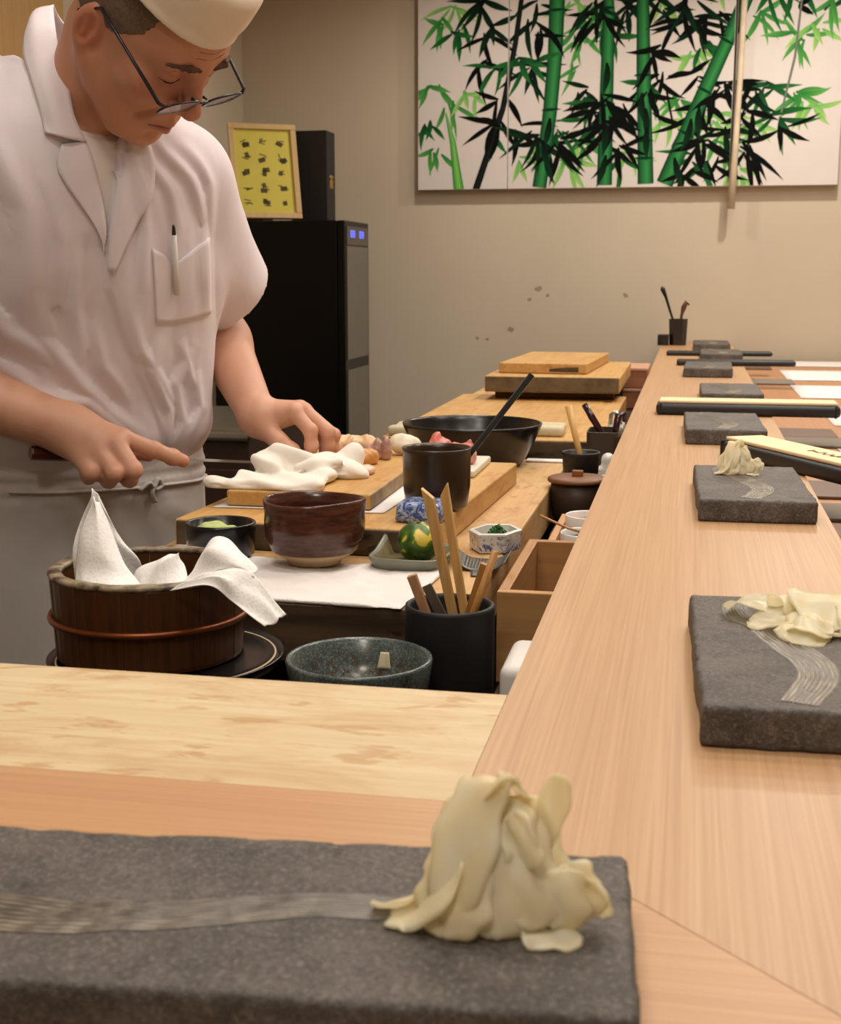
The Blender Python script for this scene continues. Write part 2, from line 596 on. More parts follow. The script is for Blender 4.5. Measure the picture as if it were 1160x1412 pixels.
M['greydish_in'] = plain('olive_pooled_glaze', srgb(104, 96, 66), 0.18, 0.3, 40)

def citrus():
    t = NT('mottled_green_peel')
    v = t.coord()
    n = t.noise(v, 48, 2, 0.45, 0.5)
    c = t.ramp(n, [(0.40, srgb(40, 74, 14)), (0.54, srgb(84, 118, 28)), (0.575, srgb(206, 182, 70)), (0.75, srgb(222, 204, 96))])
    t.set(Base_Color=c, Roughness=0.38)
    t.bump(t.noise(v, 700, 2), 0.25, 0.001)
    return t.m
M['citrus'] = citrus()

def blueware(name, amt, base=(216, 216, 214), blue=(48, 72, 140), sc=70):
    t = NT(name)
    n = t.noise(t.coord(), sc, 5, 0.75, 1.0)
    c = t.ramp(n, [(amt, srgb(*base)), (amt + 0.12, srgb(*blue))])
    t.set(Base_Color=c, Roughness=0.18)
    return t.m
M['bluedish'] = blueware('blue_and_white_porcelain', 0.50, sc=110)
M['bluebox'] = blueware('deep_blue_porcelain', 0.42, (172, 186, 214), (56, 78, 136), 90)
M['porcelain'] = plain('white_porcelain', srgb(222, 220, 214), 0.2, 0.02)
M['skin'] = vcol_mat('skin', 0.5, 0.2, 260)
M['skin'].node_tree.nodes['Principled BSDF'].inputs['Subsurface Weight'].default_value = 0.12
M['skin'].node_tree.nodes['Principled BSDF'].inputs['Subsurface Radius'].default_value = (0.012, 0.005, 0.003)
M['skin'].node_tree.nodes['Principled BSDF'].inputs['Subsurface Scale'].default_value = 1.0
M['hair'] = plain('short_grey_hair', srgb(104, 86, 70), 0.8, 0.3, 400, bump=0.8, bscale=900)
M['brow'] = plain('eyebrow_hair', srgb(88, 62, 46), 0.8, 0.25, 500)
M['coat'] = cloth('white_cotton_coat', srgb(228, 219, 226), 0.75)
M['coat_in'] = cloth('white_cotton_lapel', srgb(229, 220, 226), 0.75)
M['tee'] = cloth('white_knit_shirt', srgb(226, 216, 208), 0.9, 700, 0.3)
M['apron'] = cloth('off_white_apron', srgb(206, 200, 196), 0.85)
M['capcloth'] = cloth('cream_white_cap', srgb(238, 226, 208), 0.85)
M['rag'] = cloth('white_wiping_cloth', srgb(236, 230, 220), 0.9, 700, 0.3)
M['specs'] = plain('spectacle_metal', srgb(58, 56, 62), 0.3, 0.1, metal=0.7)

def glass(name, col=(1, 1, 1, 1)):
    t = NT(name)
    t.set(Base_Color=col, Roughness=0.02, Transmission_Weight=1.0, IOR=1.12)
    return t.m
M['lens'] = plain('spectacle_lens', srgb(206, 208, 228), 0.05, 0.02, Alpha=0.30)  # bluish white reflection put into the lens colour

def ginger():
    t = NT('pickled_ginger')
    v = t.coord((1, 1, 0.25))
    c = t.ramp(t.noise(v, 90, 3, 0.5), [(0.3, srgb(254, 244, 212)), (0.7, srgb(255, 252, 236))])
    t.set(Base_Color=c, Roughness=0.25)
    t.bump(t.noise(v, 260, 2), 0.12, 0.001)
    tr = t.n('ShaderNodeBsdfTranslucent')
    t.l(c, tr.inputs[0])
    mx = t.n('ShaderNodeMixShader')
    mx.inputs[0].default_value = 0.58
    t.l(t.b.outputs[0], mx.inputs[1])
    t.l(tr.outputs[0], mx.inputs[2])
    t.l(mx.outputs[0], t.t.nodes['Material Output'].inputs[0])
    return t.m
M['ginger'] = ginger()

def liner():
    t = NT('embossed_paper_liner')
    vo = t.n('ShaderNodeTexVoronoi')
    vo.inputs['Scale'].default_value = 330
    t.l(t.coord(), vo.inputs['Vector'])
    dots = t.ramp(vo.outputs['Distance'], [(0.25, (0.82, 0.81, 0.79, 1)), (0.45, (0.91, 0.90, 0.88, 1))])
    t.set(Base_Color=dots, Roughness=0.85)
    t.bump(vo.outputs['Distance'], 0.35, 0.0006)
    return t.m
M['liner'] = liner()
# control nets of the paper liner sheets (metres)
NETS = {
    'peak_front': [[(-0.553, 1.1, 0.921), (-0.53, 1.09, 0.92), (-0.505, 1.09, 0.92), (-0.481, 1.1, 0.92)], [(-0.559, 1.12, 0.94), (-0.541, 1.11, 0.936), (-0.519, 1.11, 0.934), (-0.495, 1.12, 0.929)], [(-0.556, 1.13, 0.97), (-0.542, 1.115, 0.963), (-0.527, 1.115, 0.953), (-0.513, 1.13, 0.944)], [(-0.55, 1.14, 0.993), (-0.542, 1.13, 0.993), (-0.536, 1.13, 0.984), (-0.531, 1.14, 0.97)], [(-0.549, 1.145, 1.001), (-0.546, 1.14, 1.003), (-0.545, 1.14, 1.0), (-0.545, 1.145, 0.995)]],
    'peak_back': [[(-0.577, 1.15, 0.919), (-0.552, 1.16, 0.918), (-0.511, 1.17, 0.914)], [(-0.574, 1.15, 0.948), (-0.553, 1.165, 0.949), (-0.516, 1.17, 0.939)], [(-0.567, 1.155, 0.979), (-0.557, 1.168, 0.979), (-0.536, 1.17, 0.958)], [(-0.558, 1.16, 1.003), (-0.558, 1.165, 1.006), (-0.554, 1.165, 0.995)]],
    'middle_fold': [[(-0.51, 1.13, 0.914), (-0.473, 1.1, 0.92), (-0.448, 1.13, 0.919)], [(-0.507, 1.145, 0.932), (-0.474, 1.11, 0.94), (-0.456, 1.14, 0.931)], [(-0.492, 1.15, 0.94), (-0.469, 1.12, 0.951), (-0.462, 1.145, 0.942)], [(-0.486, 1.155, 0.942), (-0.465, 1.135, 0.953), (-0.467, 1.15, 0.948)]],
    'hump': [[(-0.459, 1.12, 0.923), (-0.456, 1.14, 0.928), (-0.46, 1.17, 0.925)], [(-0.437, 1.1, 0.935), (-0.44, 1.13, 0.947), (-0.448, 1.17, 0.952)], [(-0.417, 1.09, 0.944), (-0.421, 1.11, 0.962), (-0.435, 1.16, 0.964)], [(-0.401, 1.085, 0.95), (-0.402, 1.1, 0.965), (-0.419, 1.155, 0.964)], [(-0.385, 1.085, 0.951), (-0.383, 1.09, 0.959), (-0.404, 1.15, 0.955)], [(-0.371, 1.085, 0.946), (-0.372, 1.095, 0.95), (-0.388, 1.14, 0.945)]],
    'flap': [[(-0.451, 1.09, 0.93), (-0.429, 1.08, 0.942), (-0.412, 1.085, 0.949)], [(-0.408, 1.066, 0.942), (-0.395, 1.07, 0.949), (-0.383, 1.085, 0.953)], [(-0.387, 1.062, 0.93), (-0.376, 1.07, 0.937), (-0.367, 1.085, 0.943)], [(-0.367, 1.06, 0.917), (-0.359, 1.07, 0.923), (-0.353, 1.085, 0.928)], [(-0.353, 1.06, 0.907), (-0.346, 1.07, 0.911), (-0.342, 1.085, 0.914)]],
}
# ------------------------------------------------------------------ the room
X0, X1, Y0, Y1, ZC = -2.0, 2.2, -1.3, 5.85, 2.6
def shell(name, c, s, mat):
    return struct(link(name, box_mesh(name, c, s, 0), mat))
shell('floor', ((X0 + X1) / 2, (Y0 + Y1) / 2, -0.05), (X1 - X0 + 0.4, Y1 - Y0 + 0.4, 0.1), M['floor'])
shell('ceiling', ((X0 + X1) / 2, (Y0 + Y1) / 2, ZC + 0.05), (X1 - X0 + 0.4, Y1 - Y0 + 0.4, 0.1), M['ceiling'])
wb = shell('wall_back', ((X0 + X1) / 2, Y1 + 0.05, ZC / 2), (X1 - X0, 0.1, ZC), M['wall'])
shell('wall_left', (X0 - 0.05, (Y0 + Y1) / 2, ZC / 2), (0.1, Y1 - Y0, ZC), M['wall'])
shell('wall_right', (X1 + 0.05, (Y0 + Y1) / 2, ZC / 2), (0.1, Y1 - Y0, ZC), M['wall'])
shell('wall_front', ((X0 + X1) / 2, Y0 - 0.05, ZC / 2), (X1 - X0, 0.1, ZC), M['wall'])
struct(link('trim_1', box_mesh('trim_1', (-1.985, 3.3, 1.3), (0.03, 1.5, 2.6), 0.003), wood('pale_wall_panel', srgb(206, 168, 110), srgb(186, 146, 90), 'Z', 60)))
# scuffs on the plaster
_r = random.Random(5)
for _x, _z, _s in ((-0.66, 1.145, 0.02), (-0.62, 1.12, 0.012), (-0.7, 1.10, 0.014), (-0.93, 0.93, 0.012), (-0.885, 0.925, 0.010), (-0.78, 0.97, 0.02), (-0.28, 1.12, 0.016)):
    bm = bmesh.new()
    vs = [bm.verts.new((_x + _s * _r.uniform(0.5, 1) * math.cos(a), Y1 - 0.0006, _z + 0.8 * _s * _r.uniform(0.4, 1) * math.sin(a))) for a in [k * 0.7 for k in range(9)]]
    bm.faces.new(vs)
    link('scuff_mark', bm_mesh('scuff_mark', bm), M['wall_mark'], wb)

# ------------------------------------------------------------------ the bar counter
bar = thing('bar_counter', 'long pale cedar sushi bar ledge with mitred corner and worn inset panel', 'counter', (0, 0, 0))
link('long_ledge', prism_mesh('long_ledge', [(-0.116, 0.686), (0.172, 0.4005), (0.172, 5.84), (-0.116, 5.84)], 0.882, 0.92, 0), M['ledge_y'], bar)
link('near_ledge', prism_mesh('near_ledge', [(-1.5, 0.40), (0.1717, 0.40), (-0.1163, 0.6855), (-1.5, 0.6855)], 0.882, 0.92, 0), M['ledge_x'], bar)['label'] = 'near arm of the cedar ledge'
link('worn_panel', box_mesh('worn_panel', (-0.8083, 0.7837, 0.9005), (1.3835, 0.1953, 0.038), 0.0008), M['panel'], bar)['label'] = 'stained pale working panel let into the ledge'
link('bulkhead', box_mesh('bulkhead', (0.085, 3.15, 0.4405), (0.13, 5.36, 0.881), 0.002), M['bulk'], bar)
link('bulkhead', box_mesh('bulkhead', (-0.7, 0.55, 0.4405), (1.6, 0.12, 0.881), 0.002), M['bulk'], bar)
seat = thing('seat_counter', 'lower orange brown wooden dining counter along the guest side', 'counter', (0.6, 3.1, 0))
link('counter_top', box_mesh('counter_top', (0.005, 0, 0.835), (0.90, 5.4, 0.03), 0.002), M['lowcounter'], seat)
link('leg', box_mesh('leg', (0.3, -2.4, 0.41), (0.06, 0.06, 0.82), 0.002), M['bulk'], seat)
link('leg', box_mesh('leg', (0.3, 2.4, 0.41), (0.06, 0.06, 0.82), 0.002), M['bulk'], seat)
link('leg', box_mesh('leg', (0.3, 0.0, 0.41), (0.06, 0.06, 0.82), 0.002), M['bulk'], seat)
link('leg', box_mesh('leg', (-0.38, 0.0, 0.41), (0.05, 5.0, 0.82), 0.002), M['bulk'], seat)

# ------------------------------------------------------------------ work tables behind the bar
tb = thing('work_table', 'stained wooden work table with dark wet front edge behind the bar', 'table', (-0.43, 1.86, 0))
link('table_top', prism_mesh('table_top', [(-0.218, -0.562), (0.190, -0.565), (0.214, -0.53), (0.218, 0.57), (-0.218, 0.57)], 0.808, 0.87, 0.003), M['table'], tb)
link('front_edge', box_mesh('front_edge', (-0.012, -0.5690, 0.8385), (0.40, 0.009, 0.0630), 0.0015), M['table_side'], tb)['label'] = 'dark wet stained front edge'
link('cabinet', box_mesh('cabinet', (0, 0.01, 0.404), (0.40, 1.10, 0.807), 0.003), M['darkwood'], tb)
dk = thing('lower_shelf', 'dark wooden shelf sunk between the bar ledge and work table', 'shelf', (-0.7, 1.09, 0))
link('shelf_board', box_mesh('shelf_board', (-0.04, 0, 0.755), (1.5, 0.385, 0.03), 0.002), M['darkwood'], dk)
link('support', box_mesh('support', (-0.04, -0.15, 0.37), (1.5, 0.03, 0.74), 0.002), M['darkwood'], dk)
link('side_shelf', box_mesh('side_shelf', (0.602, 0.53, 0.765), (0.18, 0.65, 0.03), 0.002), M['darkwood'], dk)
link('side_support', box_mesh('side_support', (0.602, 0.53, 0.375), (0.14, 0.62, 0.75), 0.002), M['darkwood'], dk)
ra = thing('raised_rack', 'dark wooden rack against the ledge under the pots and tools', 'rack', (-0.1, 3.2, 0))
link('rack_top', box_mesh('rack_top', (0.0, -0.02, 0.808), (0.20, 2.43, 0.024), 0.002), M['darkwood'], ra)
link('rack_leg', box_mesh('rack_leg', (0.0, 0.0, 0.397), (0.14, 1.6, 0.796), 0.002), M['darkwood'], ra)
link('rack_leg', box_mesh('rack_leg', (0.06, -1.16, 0.789), (0.05, 0.06, 0.012), 0.001), M['darkwood'], ra)
rt = thing('rear_table', 'far work table under the big cutting boards', 'table', (-0.42, 3.45, 0))
link('table_top', box_mesh('table_top', (0, 0, 0.835), (0.42, 1.94, 0.05), 0.003), M['table'], rt)
link('cabinet', box_mesh('cabinet', (0, 0, 0.404), (0.38, 1.9, 0.808), 0.003), M['darkwood'], rt)

# ------------------------------------------------------------------ boards
def board(name, c, s, rz, mat, label, z0, side=None):
    t = thing(name, label, 'cutting board', (c[0], c[1], z0), rz)
    link('plank', box_mesh('plank', (0, 0, s[2] / 2 + 0.0003), s, 0.003, 3, jitter=0.0), mat, t)
    return t
b1 = board('cutting_board', (-0.4515, 1.837), (0.335, 0.60, 0.035), math.radians(-2.5), M['board'], 'large thick wooden cutting board in front of the chef', 0.870)
link('dark_edge', box_mesh('dark_edge', (0, -0.2995, 0.0172), (0.330, 0.006, 0.0325), 0.002), M['board_dark'], b1)['label'] = 'dark near edge of the board'  # near side strip in a darker tone than the plank
b2 = board('cutting_board', (-0.4995, 1.892), (0.196, 0.51, 0.0205), math.radians(0.5), M['board'], 'narrow cutting board lying on the large one under the white cloth', 0.9078)
link('worn_edge', box_mesh('worn_edge', (0.0965, 0, 0.0104), (0.004, 0.505, 0.0185), 0.001), plain('worn_grey_edge', srgb(150, 128, 98), 0.7, 0.3, 40), b2)
b3 = board('cutting_board', (-0.3675, 2.95), (0.425, 0.94, 0.040), 0, M['board'], 'broad yellow cutting board behind the black rice bowl', 0.8602)
link('dark_edge', box_mesh('dark_edge', (0, -0.4695, 0.0197), (0.42, 0.006, 0.037), 0.002), M['board_dark'], b3)
for _x, _y in ((0.185, 0.43), (0.175, 0.30)):
    link('dowel', lathe('dowel', [(0.0005, 0.0404), (0.011, 0.0404), (0.011, 0.040), (0.0005, 0.040)], 14), M['board_dark'], b3, (_x, _y, 0.0004))
b4 = thing('cutting_board', 'thick grey-edged board raised on feet against the back wall', 'cutting board', (-0.332, 3.56, 0.9008))
link('plank', box_mesh('plank', (0, 0, 0.040), (0.335, 0.60, 0.040), 0.004, 3), M['board'], b4)
link('worn_edge', box_mesh('worn_edge', (0, -0.2995, 0.040), (0.330, 0.006, 0.037), 0.002), plain('worn_grey_end', srgb(98, 82, 58), 0.7, 0.35, 30), b4)
link('foot', box_mesh('foot', (0, -0.21, 0.0102), (0.30, 0.05, 0.019), 0.001), M['board_dark'], b4)
link('foot', box_mesh('foot', (0, 0.24, -0.010), (0.30, 0.05, 0.059), 0.001), M['board_dark'], b4)
b5 = board('cutting_board', (-0.352, 3.60), (0.225, 0.50, 0.026), math.radians(-3), M['board'], 'small pale cutting board topmost of the far stack', 0.9612)
bm_ = link('scorch', box_mesh('scorch', (0.055, -0.2493, 0.011), (0.075, 0.0022, 0.013), 0.001, jitter=0.0008), M['board_dark'], b5)
for _k, (_z, _lab, _m) in enumerate(((0.8205, 'reddish wooden box, lower of the pair beside the far stack', 'bulk'), (0.8808, 'pinkish wooden box, upper of the pair beside the far stack', 'pinkwood'))):
    t = thing('wooden_box', _lab, 'box', (-0.157, 4.02, _z), 0, 'boxes by the far ledge')
    link('body', box_mesh('body', (0, 0, 0.0255), (0.078, 0.22, 0.050), 0.002), wood('red_box_wood', srgb(166, 112, 82), srgb(134, 84, 60), 'X', 60), t)
    link('lid', box_mesh('lid', (0, 0, 0.0550), (0.080, 0.225, 0.008), 0.0015), wood('pink_box_lid', srgb(206, 160, 132), srgb(188, 140, 112), 'X', 60), t)

# ------------------------------------------------------------------ back of the kitchen
bc = thing('back_cabinet', 'dark brown kitchen cabinet with steel top behind the chef', 'cabinet', (-1.47, 3.1, 0))
link('body', box_mesh('body', (0, 0, 0.417), (0.98, 0.5, 0.834), 0.004), M['darkwood'], bc)
link('steel_top', box_mesh('steel_top', (0, -0.005, 0.848), (1.0, 0.53, 0.028), 0.010, 4, smooth=False), M['steel'], bc)
for _x in (-0.245, 0.245):
    link('door', box_mesh('door', (_x, -0.256, 0.40), (0.47, 0.012, 0.74), 0.003), M['darkwood'], bc)
fr = thing('wine_fridge', 'tall black wine cooler with grey glass door and blue display', 'fridge', (-1.57, 5.10, 0))
link('cabinet', box_mesh('cabinet', (0, 0, 0.72), (0.50, 0.38, 1.38), 0.004), M['fridge'], fr)
for _x in (-0.2, 0.2):
    for _y in (-0.15, 0.15):
        link('foot', lathe('foot', [(0.0005, 0), (0.02, 0), (0.02, 0.03), (0.0005, 0.03)], 16), M['black'], fr, (_x, _y, 0))
dr = link('door', box_mesh('door', (0.266, 0, 0.72), (0.028, 0.38, 1.38), 0.004), M['fridge'], fr)
for _z0, _z1 in ((0.05, 0.845), (0.885, 1.315)):
    link('glass_pane', box_mesh('glass_pane', (0.2815, 0.0, (_z0 + _z1) / 2), (0.004, 0.33, _z1 - _z0), 0.001), M['fridge_glass'], dr)
link('display_panel', box_mesh('display_panel', (0.2815, 0.0, 1.355), (0.004, 0.33, 0.07), 0.001), plain('display_grey', srgb(62, 58, 54), 0.3), dr)
t_ = NT('blue_led')
t_.set(Base_Color=srgb(60, 70, 200), Emission_Color=srgb(110, 120, 255), Emission_Strength=1.6)
def digit8(y, z, k):
    """a two digit seven segment read-out lying on the door face"""
    bm = bmesh.new()
    for dy, dz, sy, sz in ((0, 0.012, 0.012, 0.003), (0, 0, 0.012, 0.003), (0, -0.012, 0.012, 0.003), (-0.0075, 0.006, 0.003, 0.009), (0.0075, 0.006, 0.003, 0.009), (-0.0075, -0.006, 0.003, 0.009), (0.0075, -0.006, 0.003, 0.009)):
        q = bmesh.ops.create_cube(bm, size=1)['verts']
        bmesh.ops.scale(bm, vec=(0.001, sy * 1.5, sz), verts=q)
        bmesh.ops.translate(bm, vec=(0.284, y + dy * 1.5, z + dz), verts=q)
    return bm_mesh('digit', bm)
for _y in (-0.10, -0.06, 0.04, 0.08):
    link('digit', digit8(_y, 1.362, 0), t_.m, dr)['label'] = 'glowing blue digit'
# things on the cooler
t = thing('black_gift_box', 'tall black box with small gold mark on the wine cooler', 'box', (-1.500, 5.225, 1.4115))
link('carton', box_mesh('carton', (0, 0, 0.177), (0.150, 0.12, 0.354), 0.003), plain('black_card', srgb(17, 14, 18), 0.5), t)
gb = bmesh.new()
for dy, dz, sy, sz in ((0, 0.02, 0.05, 0.006), (0, 0.0, 0.04, 0.005), (0, -0.02, 0.05, 0.006), (0, 0, 0.008, 0.055), (-0.016, -0.008, 0.006, 0.03), (0.018, -0.006, 0.006, 0.034)):
    q = bmesh.ops.create_cube(gb, size=1)['verts']
    bmesh.ops.scale(gb, vec=(0.001, sy, sz), verts=q)
    bmesh.ops.translate(gb, vec=(0.0756, dy, 0.16 + dz), verts=q)
link('gold_mark', bm_mesh('gold_mark', gb), plain('gold_print', srgb(190, 150, 60), 0.4), t)
t = thing('black_carton', 'plain black carton behind the framed yellow menu', 'box', (-1.750, 5.222, 1.4115))
link('carton', box_mesh('carton', (0, 0, 0.185), (0.12, 0.13, 0.37), 0.003), plain('black_card_plain', srgb(15, 13, 15), 0.5), t)
pf = thing('framed_menu', 'pale wooden frame holding yellow handwritten menu sheet', 'picture frame', (-1.655, 4.945, 1.4115), math.radians(6))
pf.rotation_euler = (math.radians(-16), 0, math.radians(30))
pf.location = (-1.606, 4.966, 1.4200)
fw, fh, fb = 0.265, 0.375, 0.022
for c, s in (((0, 0, fb / 2), (fw, 0.018, fb)), ((0, 0, fh - fb / 2), (fw, 0.018, fb)), ((-fw / 2 + fb / 2, 0, fh / 2), (fb, 0.018, fh - 2 * fb)), ((fw / 2 - fb / 2, 0, fh / 2), (fb, 0.018, fh - 2 * fb))):
    link('frame_bar', box_mesh('frame_bar', c, s, 0.002), wood('frame_wood', srgb(206, 176, 124), srgb(186, 152, 100), 'Z', 80), pf)
ys = link('menu_sheet', box_mesh('menu_sheet', (0, 0.002, fh / 2), (fw - 2 * fb + 0.004, 0.004, fh - 2 * fb + 0.004), 0), plain('yellow_paper', srgb(198, 184, 74), 0.7, 0.05), pf)
_r = random.Random(8)
wbm = bmesh.new()
for row in range(5):
    for colm in range(3):
        for k in range(5):
            x = -0.072 + colm * 0.070 + _r.uniform(-0.008, 0.010)
            z = 0.055 + row * 0.060 + _r.uniform(-0.006, 0.018)
            q = bmesh.ops.create_cube(wbm, size=1)['verts']
            bmesh.ops.scale(wbm, vec=(_r.choice((0.026, 0.016, 0.004)), 0.0005, _r.choice((0.0035, 0.0035, 0.018))), verts=q)
            bmesh.ops.rotate(wbm, cent=(0, 0, 0), matrix=Matrix.Rotation(_r.uniform(-0.5, 0.5), 3, 'Y'), verts=q)
            bmesh.ops.translate(wbm, vec=(x, -0.0004, z), verts=q)
link('handwriting', bm_mesh('handwriting', wbm), plain('ink', srgb(74, 64, 24), 0.7), ys)['kind'] = 'stuff'

# ------------------------------------------------------------------ seats' place settings
_pp = [(0.345, 5.42, 0.33), (0.335, 4.70, 0.5), (0.327, 4.02, 0.47), (0.348, 3.29, 0.44), (0.310, 2.60, 0.25), (0.226, 1.78, 0.14)]
_where = ['nearest the back wall', 'second from the back wall', 'third from the back wall', 'just beyond the open cream menu', 'beside the leaning black menu', 'nearest the right frame edge']
for (x, y, d), wh in zip(_pp, _where):
    o = link('place_sheet', sheet('place_sheet', lambda u, v, d=d: (u * 0.36, v * d, 0.0006 + 0.0004 * math.sin(5 * u + 3 * v)), 8, 8, 0.0005), M['paper'], None, (x, y, 0.8506))
    tag(o, 'white paper sheet on the lower counter, ' + wh, 'paper', 'paper sheets at the seats')
for x1, ya, yb, mm, lab in ((0.31, 5.20, 5.39, 'brownflat', 'dark brown flat rectangle on the seat counter near the back wall'), (0.345, 4.49, 4.69, 'greymat', 'grey mat on the seat counter past the far slabs'),
                            (0.33, 3.015, 3.18, 'brownflat', 'dark brown flat rectangle past the cream menu at the seats'), (0.36, 2.855, 3.005, 'greymat', 'grey mat between brown rectangle and leaning black menu'),
                            (0.275, 2.195, 2.365, 'brownflat', 'dark brown flat rectangle right of the slab with ginger bundle'), (0.27, 1.99, 2.13, 'greymat', 'grey mat nearest the right frame edge')):
    o = link('brown_flat' if mm == 'brownflat' else 'place_mat', box_mesh('mat', ((0.187 + x1) / 2, (ya + yb) / 2, 0.8531), (x1 - 0.187, yb - ya, 0.005), 0.0015), M[mm])  # brown ones are thin flat rectangles, darker than the grey mats
    tag(o, lab, 'tray' if mm == 'brownflat' else 'mat')
# ------------------------------------------------------------------ stoneware slabs on the ledge
def crom(P, t):
    """Catmull-Rom through the rows of P at t in 0..1"""
    P = np.asarray(P, float)
    n = len(P) - 1
    x = min(max(t, 0), 1) * n
    i = min(int(x), n - 1)
    f = x - i
    a, b = P[i], P[i + 1]
    z = P[i - 1] if i > 0 else 2 * a - b
    d = P[i + 2] if i + 2 <= n else 2 * b - a
    return 0.5 * (2 * a + (b - z) * f + (2 * z - 5 * a + 4 * b - d) * f * f + (3 * a - z - 3 * b + d) * f ** 3)

def slab_sdf(seed):
    def fn(p):
        q = p.copy()
        q[:, 0] += 0.0012 * vnoise(p, 38, seed) 
        q[:, 1] += 0.0012 * vnoise(p, 34, seed + 1)
        d = rbox(q, (0, 0, 0.0135), (0.137, 0.294, 0.0272), 0.0030)
        d = d + 0.00045 * vnoise(p, 170, seed + 2) + 0.0005 * vnoise(p, 80, seed + 3) + 0.0003 * vnoise(p, 420, seed + 4)
        return np.maximum(d, 0.0002 - p[:, 2])
    return fn
swirl_mat = vcol_mat('combed_glaze', 0.32, 0.35, 500)

def swirl(top, path, width, bright, seed, n=170, m=71):
    """a combed brush stroke of fine raised glaze lines following the slab's own surface"""
    bvh = BVHTree.FromPolygons([v.co for v in top.vertices], [tuple(p.vertices) for p in top.polygons])
    r = random.Random(seed)
    v, f, c = [], [], []
    nr = 9
    ridge = [r.uniform(0.5, 1.0) for _ in range(nr)]
    base = np.array(srgb(72, 67, 63)[:3])
    lite = np.array(srgb(208, 192, 164)[:3])
    ph = [r.uniform(0, 6) for _ in range(nr)]
    for i in range(n):
        t = i / (n - 1)
        p = crom(path, t)
        d = crom(path, min(1, t + 0.01)) - crom(path, max(0, t - 0.01))
        d /= np.linalg.norm(d) + 1e-9
        nx, ny = -d[1], d[0]
        wv = width(t)
        for j in range(m):
            s = j / (m - 1) - 0.5
            x, y = p[0] + nx * s * wv, p[1] + ny * s * wv
            hit = bvh.ray_cast(Vector((x, y, 0.06)), Vector((0, 0, -1)))
            z = hit[0].z if hit[0] is not None else 0.026
            k = min(nr - 1, int((s + 0.5) * nr))
            u = (s + 0.5) * nr - k
            hgt = max(0.0, math.sin(math.pi * u)) ** 7
            br = 0.62 + 0.38 * math.sin(t * 23 + ph[k]) * math.sin(t * 61 + 2 * ph[k])
            a = hgt * ridge[k] * br * bright(t)
            v.append((x, y, z + 0.00025 + 0.00045 * hgt * (0.5 + 0.5 * br)))
            c.append(base * (1 - a) + lite * a)
    for i in range(n - 1):
        for j in range(m - 1):
            f.append((i * m + j, (i + 1) * m + j, (i + 1) * m + j + 1, i * m + j + 1))
    me = mesh_from('combed_swirl', v, f)
    set_col(me, np.array(c))
    return me

LZ = 0.92
slab_a = sdf_mesh('slab_near', slab_sdf(3), (-0.076, -0.155, -0.004), (0.076, 0.155, 0.034), 0.0022, smooth=True)
slab_b = sdf_mesh('slab', slab_sdf(11), (-0.076, -0.155, -0.004), (0.076, 0.155, 0.034), 0.0025, smooth=True)
s1 = thing('stone_plate', 'nearest dark stoneware slab with horizontal combed stroke and tall ginger pile', 'plate', (-0.171, 0.4935, LZ), math.radians(95), 'stoneware slabs on the ledge')
s1.scale = (1, 1.075, 1)
link('slab', slab_a, M['stone'], s1)
# the long stroke runs along the slab; local +y points to the left end
link('combed_swirl', swirl(slab_a, [(.0062, -.068), (.0012, -.012), (-.0103, .030), (-.0165, .062), (-.0175, .086), (-.0132, .117), (-.006, .1455)], lambda t: 0.020 + 0.014 * t, lambda t: 0.70 + 0.70 * t * t, 4), swirl_mat, s1)['label'] = 'pale combed glaze stroke'
s2 = thing('stone_plate', 'second nearest dark slab at the right edge with flat ginger slices', 'plate', (0.0795, 0.9495, LZ), math.radians(1.6), 'stoneware slabs on the ledge')
link('slab', slab_b, M['stone'], s2)
SW = [(-0.030, 0.125), (-0.034, 0.105), (-0.030, 0.075), (-0.017, 0.054), (-0.004, 0.004), (0.0090, -0.040), (0.0095, -0.077), (-0.0085, -0.1335)]
link('combed_swirl', swirl(slab_b, SW, lambda t: 0.017 + 0.012 * math.sin(math.pi * min(1, t * 0.8)), lambda t: 0.40 + 1.0 * max(0, t - 0.40) * 1.8, 6), swirl_mat, s2)['label'] = 'pale combed glaze stroke'
for x, y, r, lab in ((0.0825, 1.7265, 1.2, 'dark slab carrying a small upright bundle of ginger slices'), (0.0645, 2.457, 1.0, 'bare dark slab just in front of the cream topped menu'), (0.0965, 3.17, 0.4, 'bare dark slab directly behind the cream topped menu'),
                     (0.0555, 3.99, -1.0, 'bare dark slab in front of the shorter black menu cover'), (0.1055, 4.70, 0.5, 'bare dark slab in front of the farthest black menu cover'), (0.0825, 5.345, 0.3, 'farthest dark slab beside the black pen stand')):
    o = copy_tree(s2, None, (x, y, LZ), math.radians(r))
    o['label'] = lab

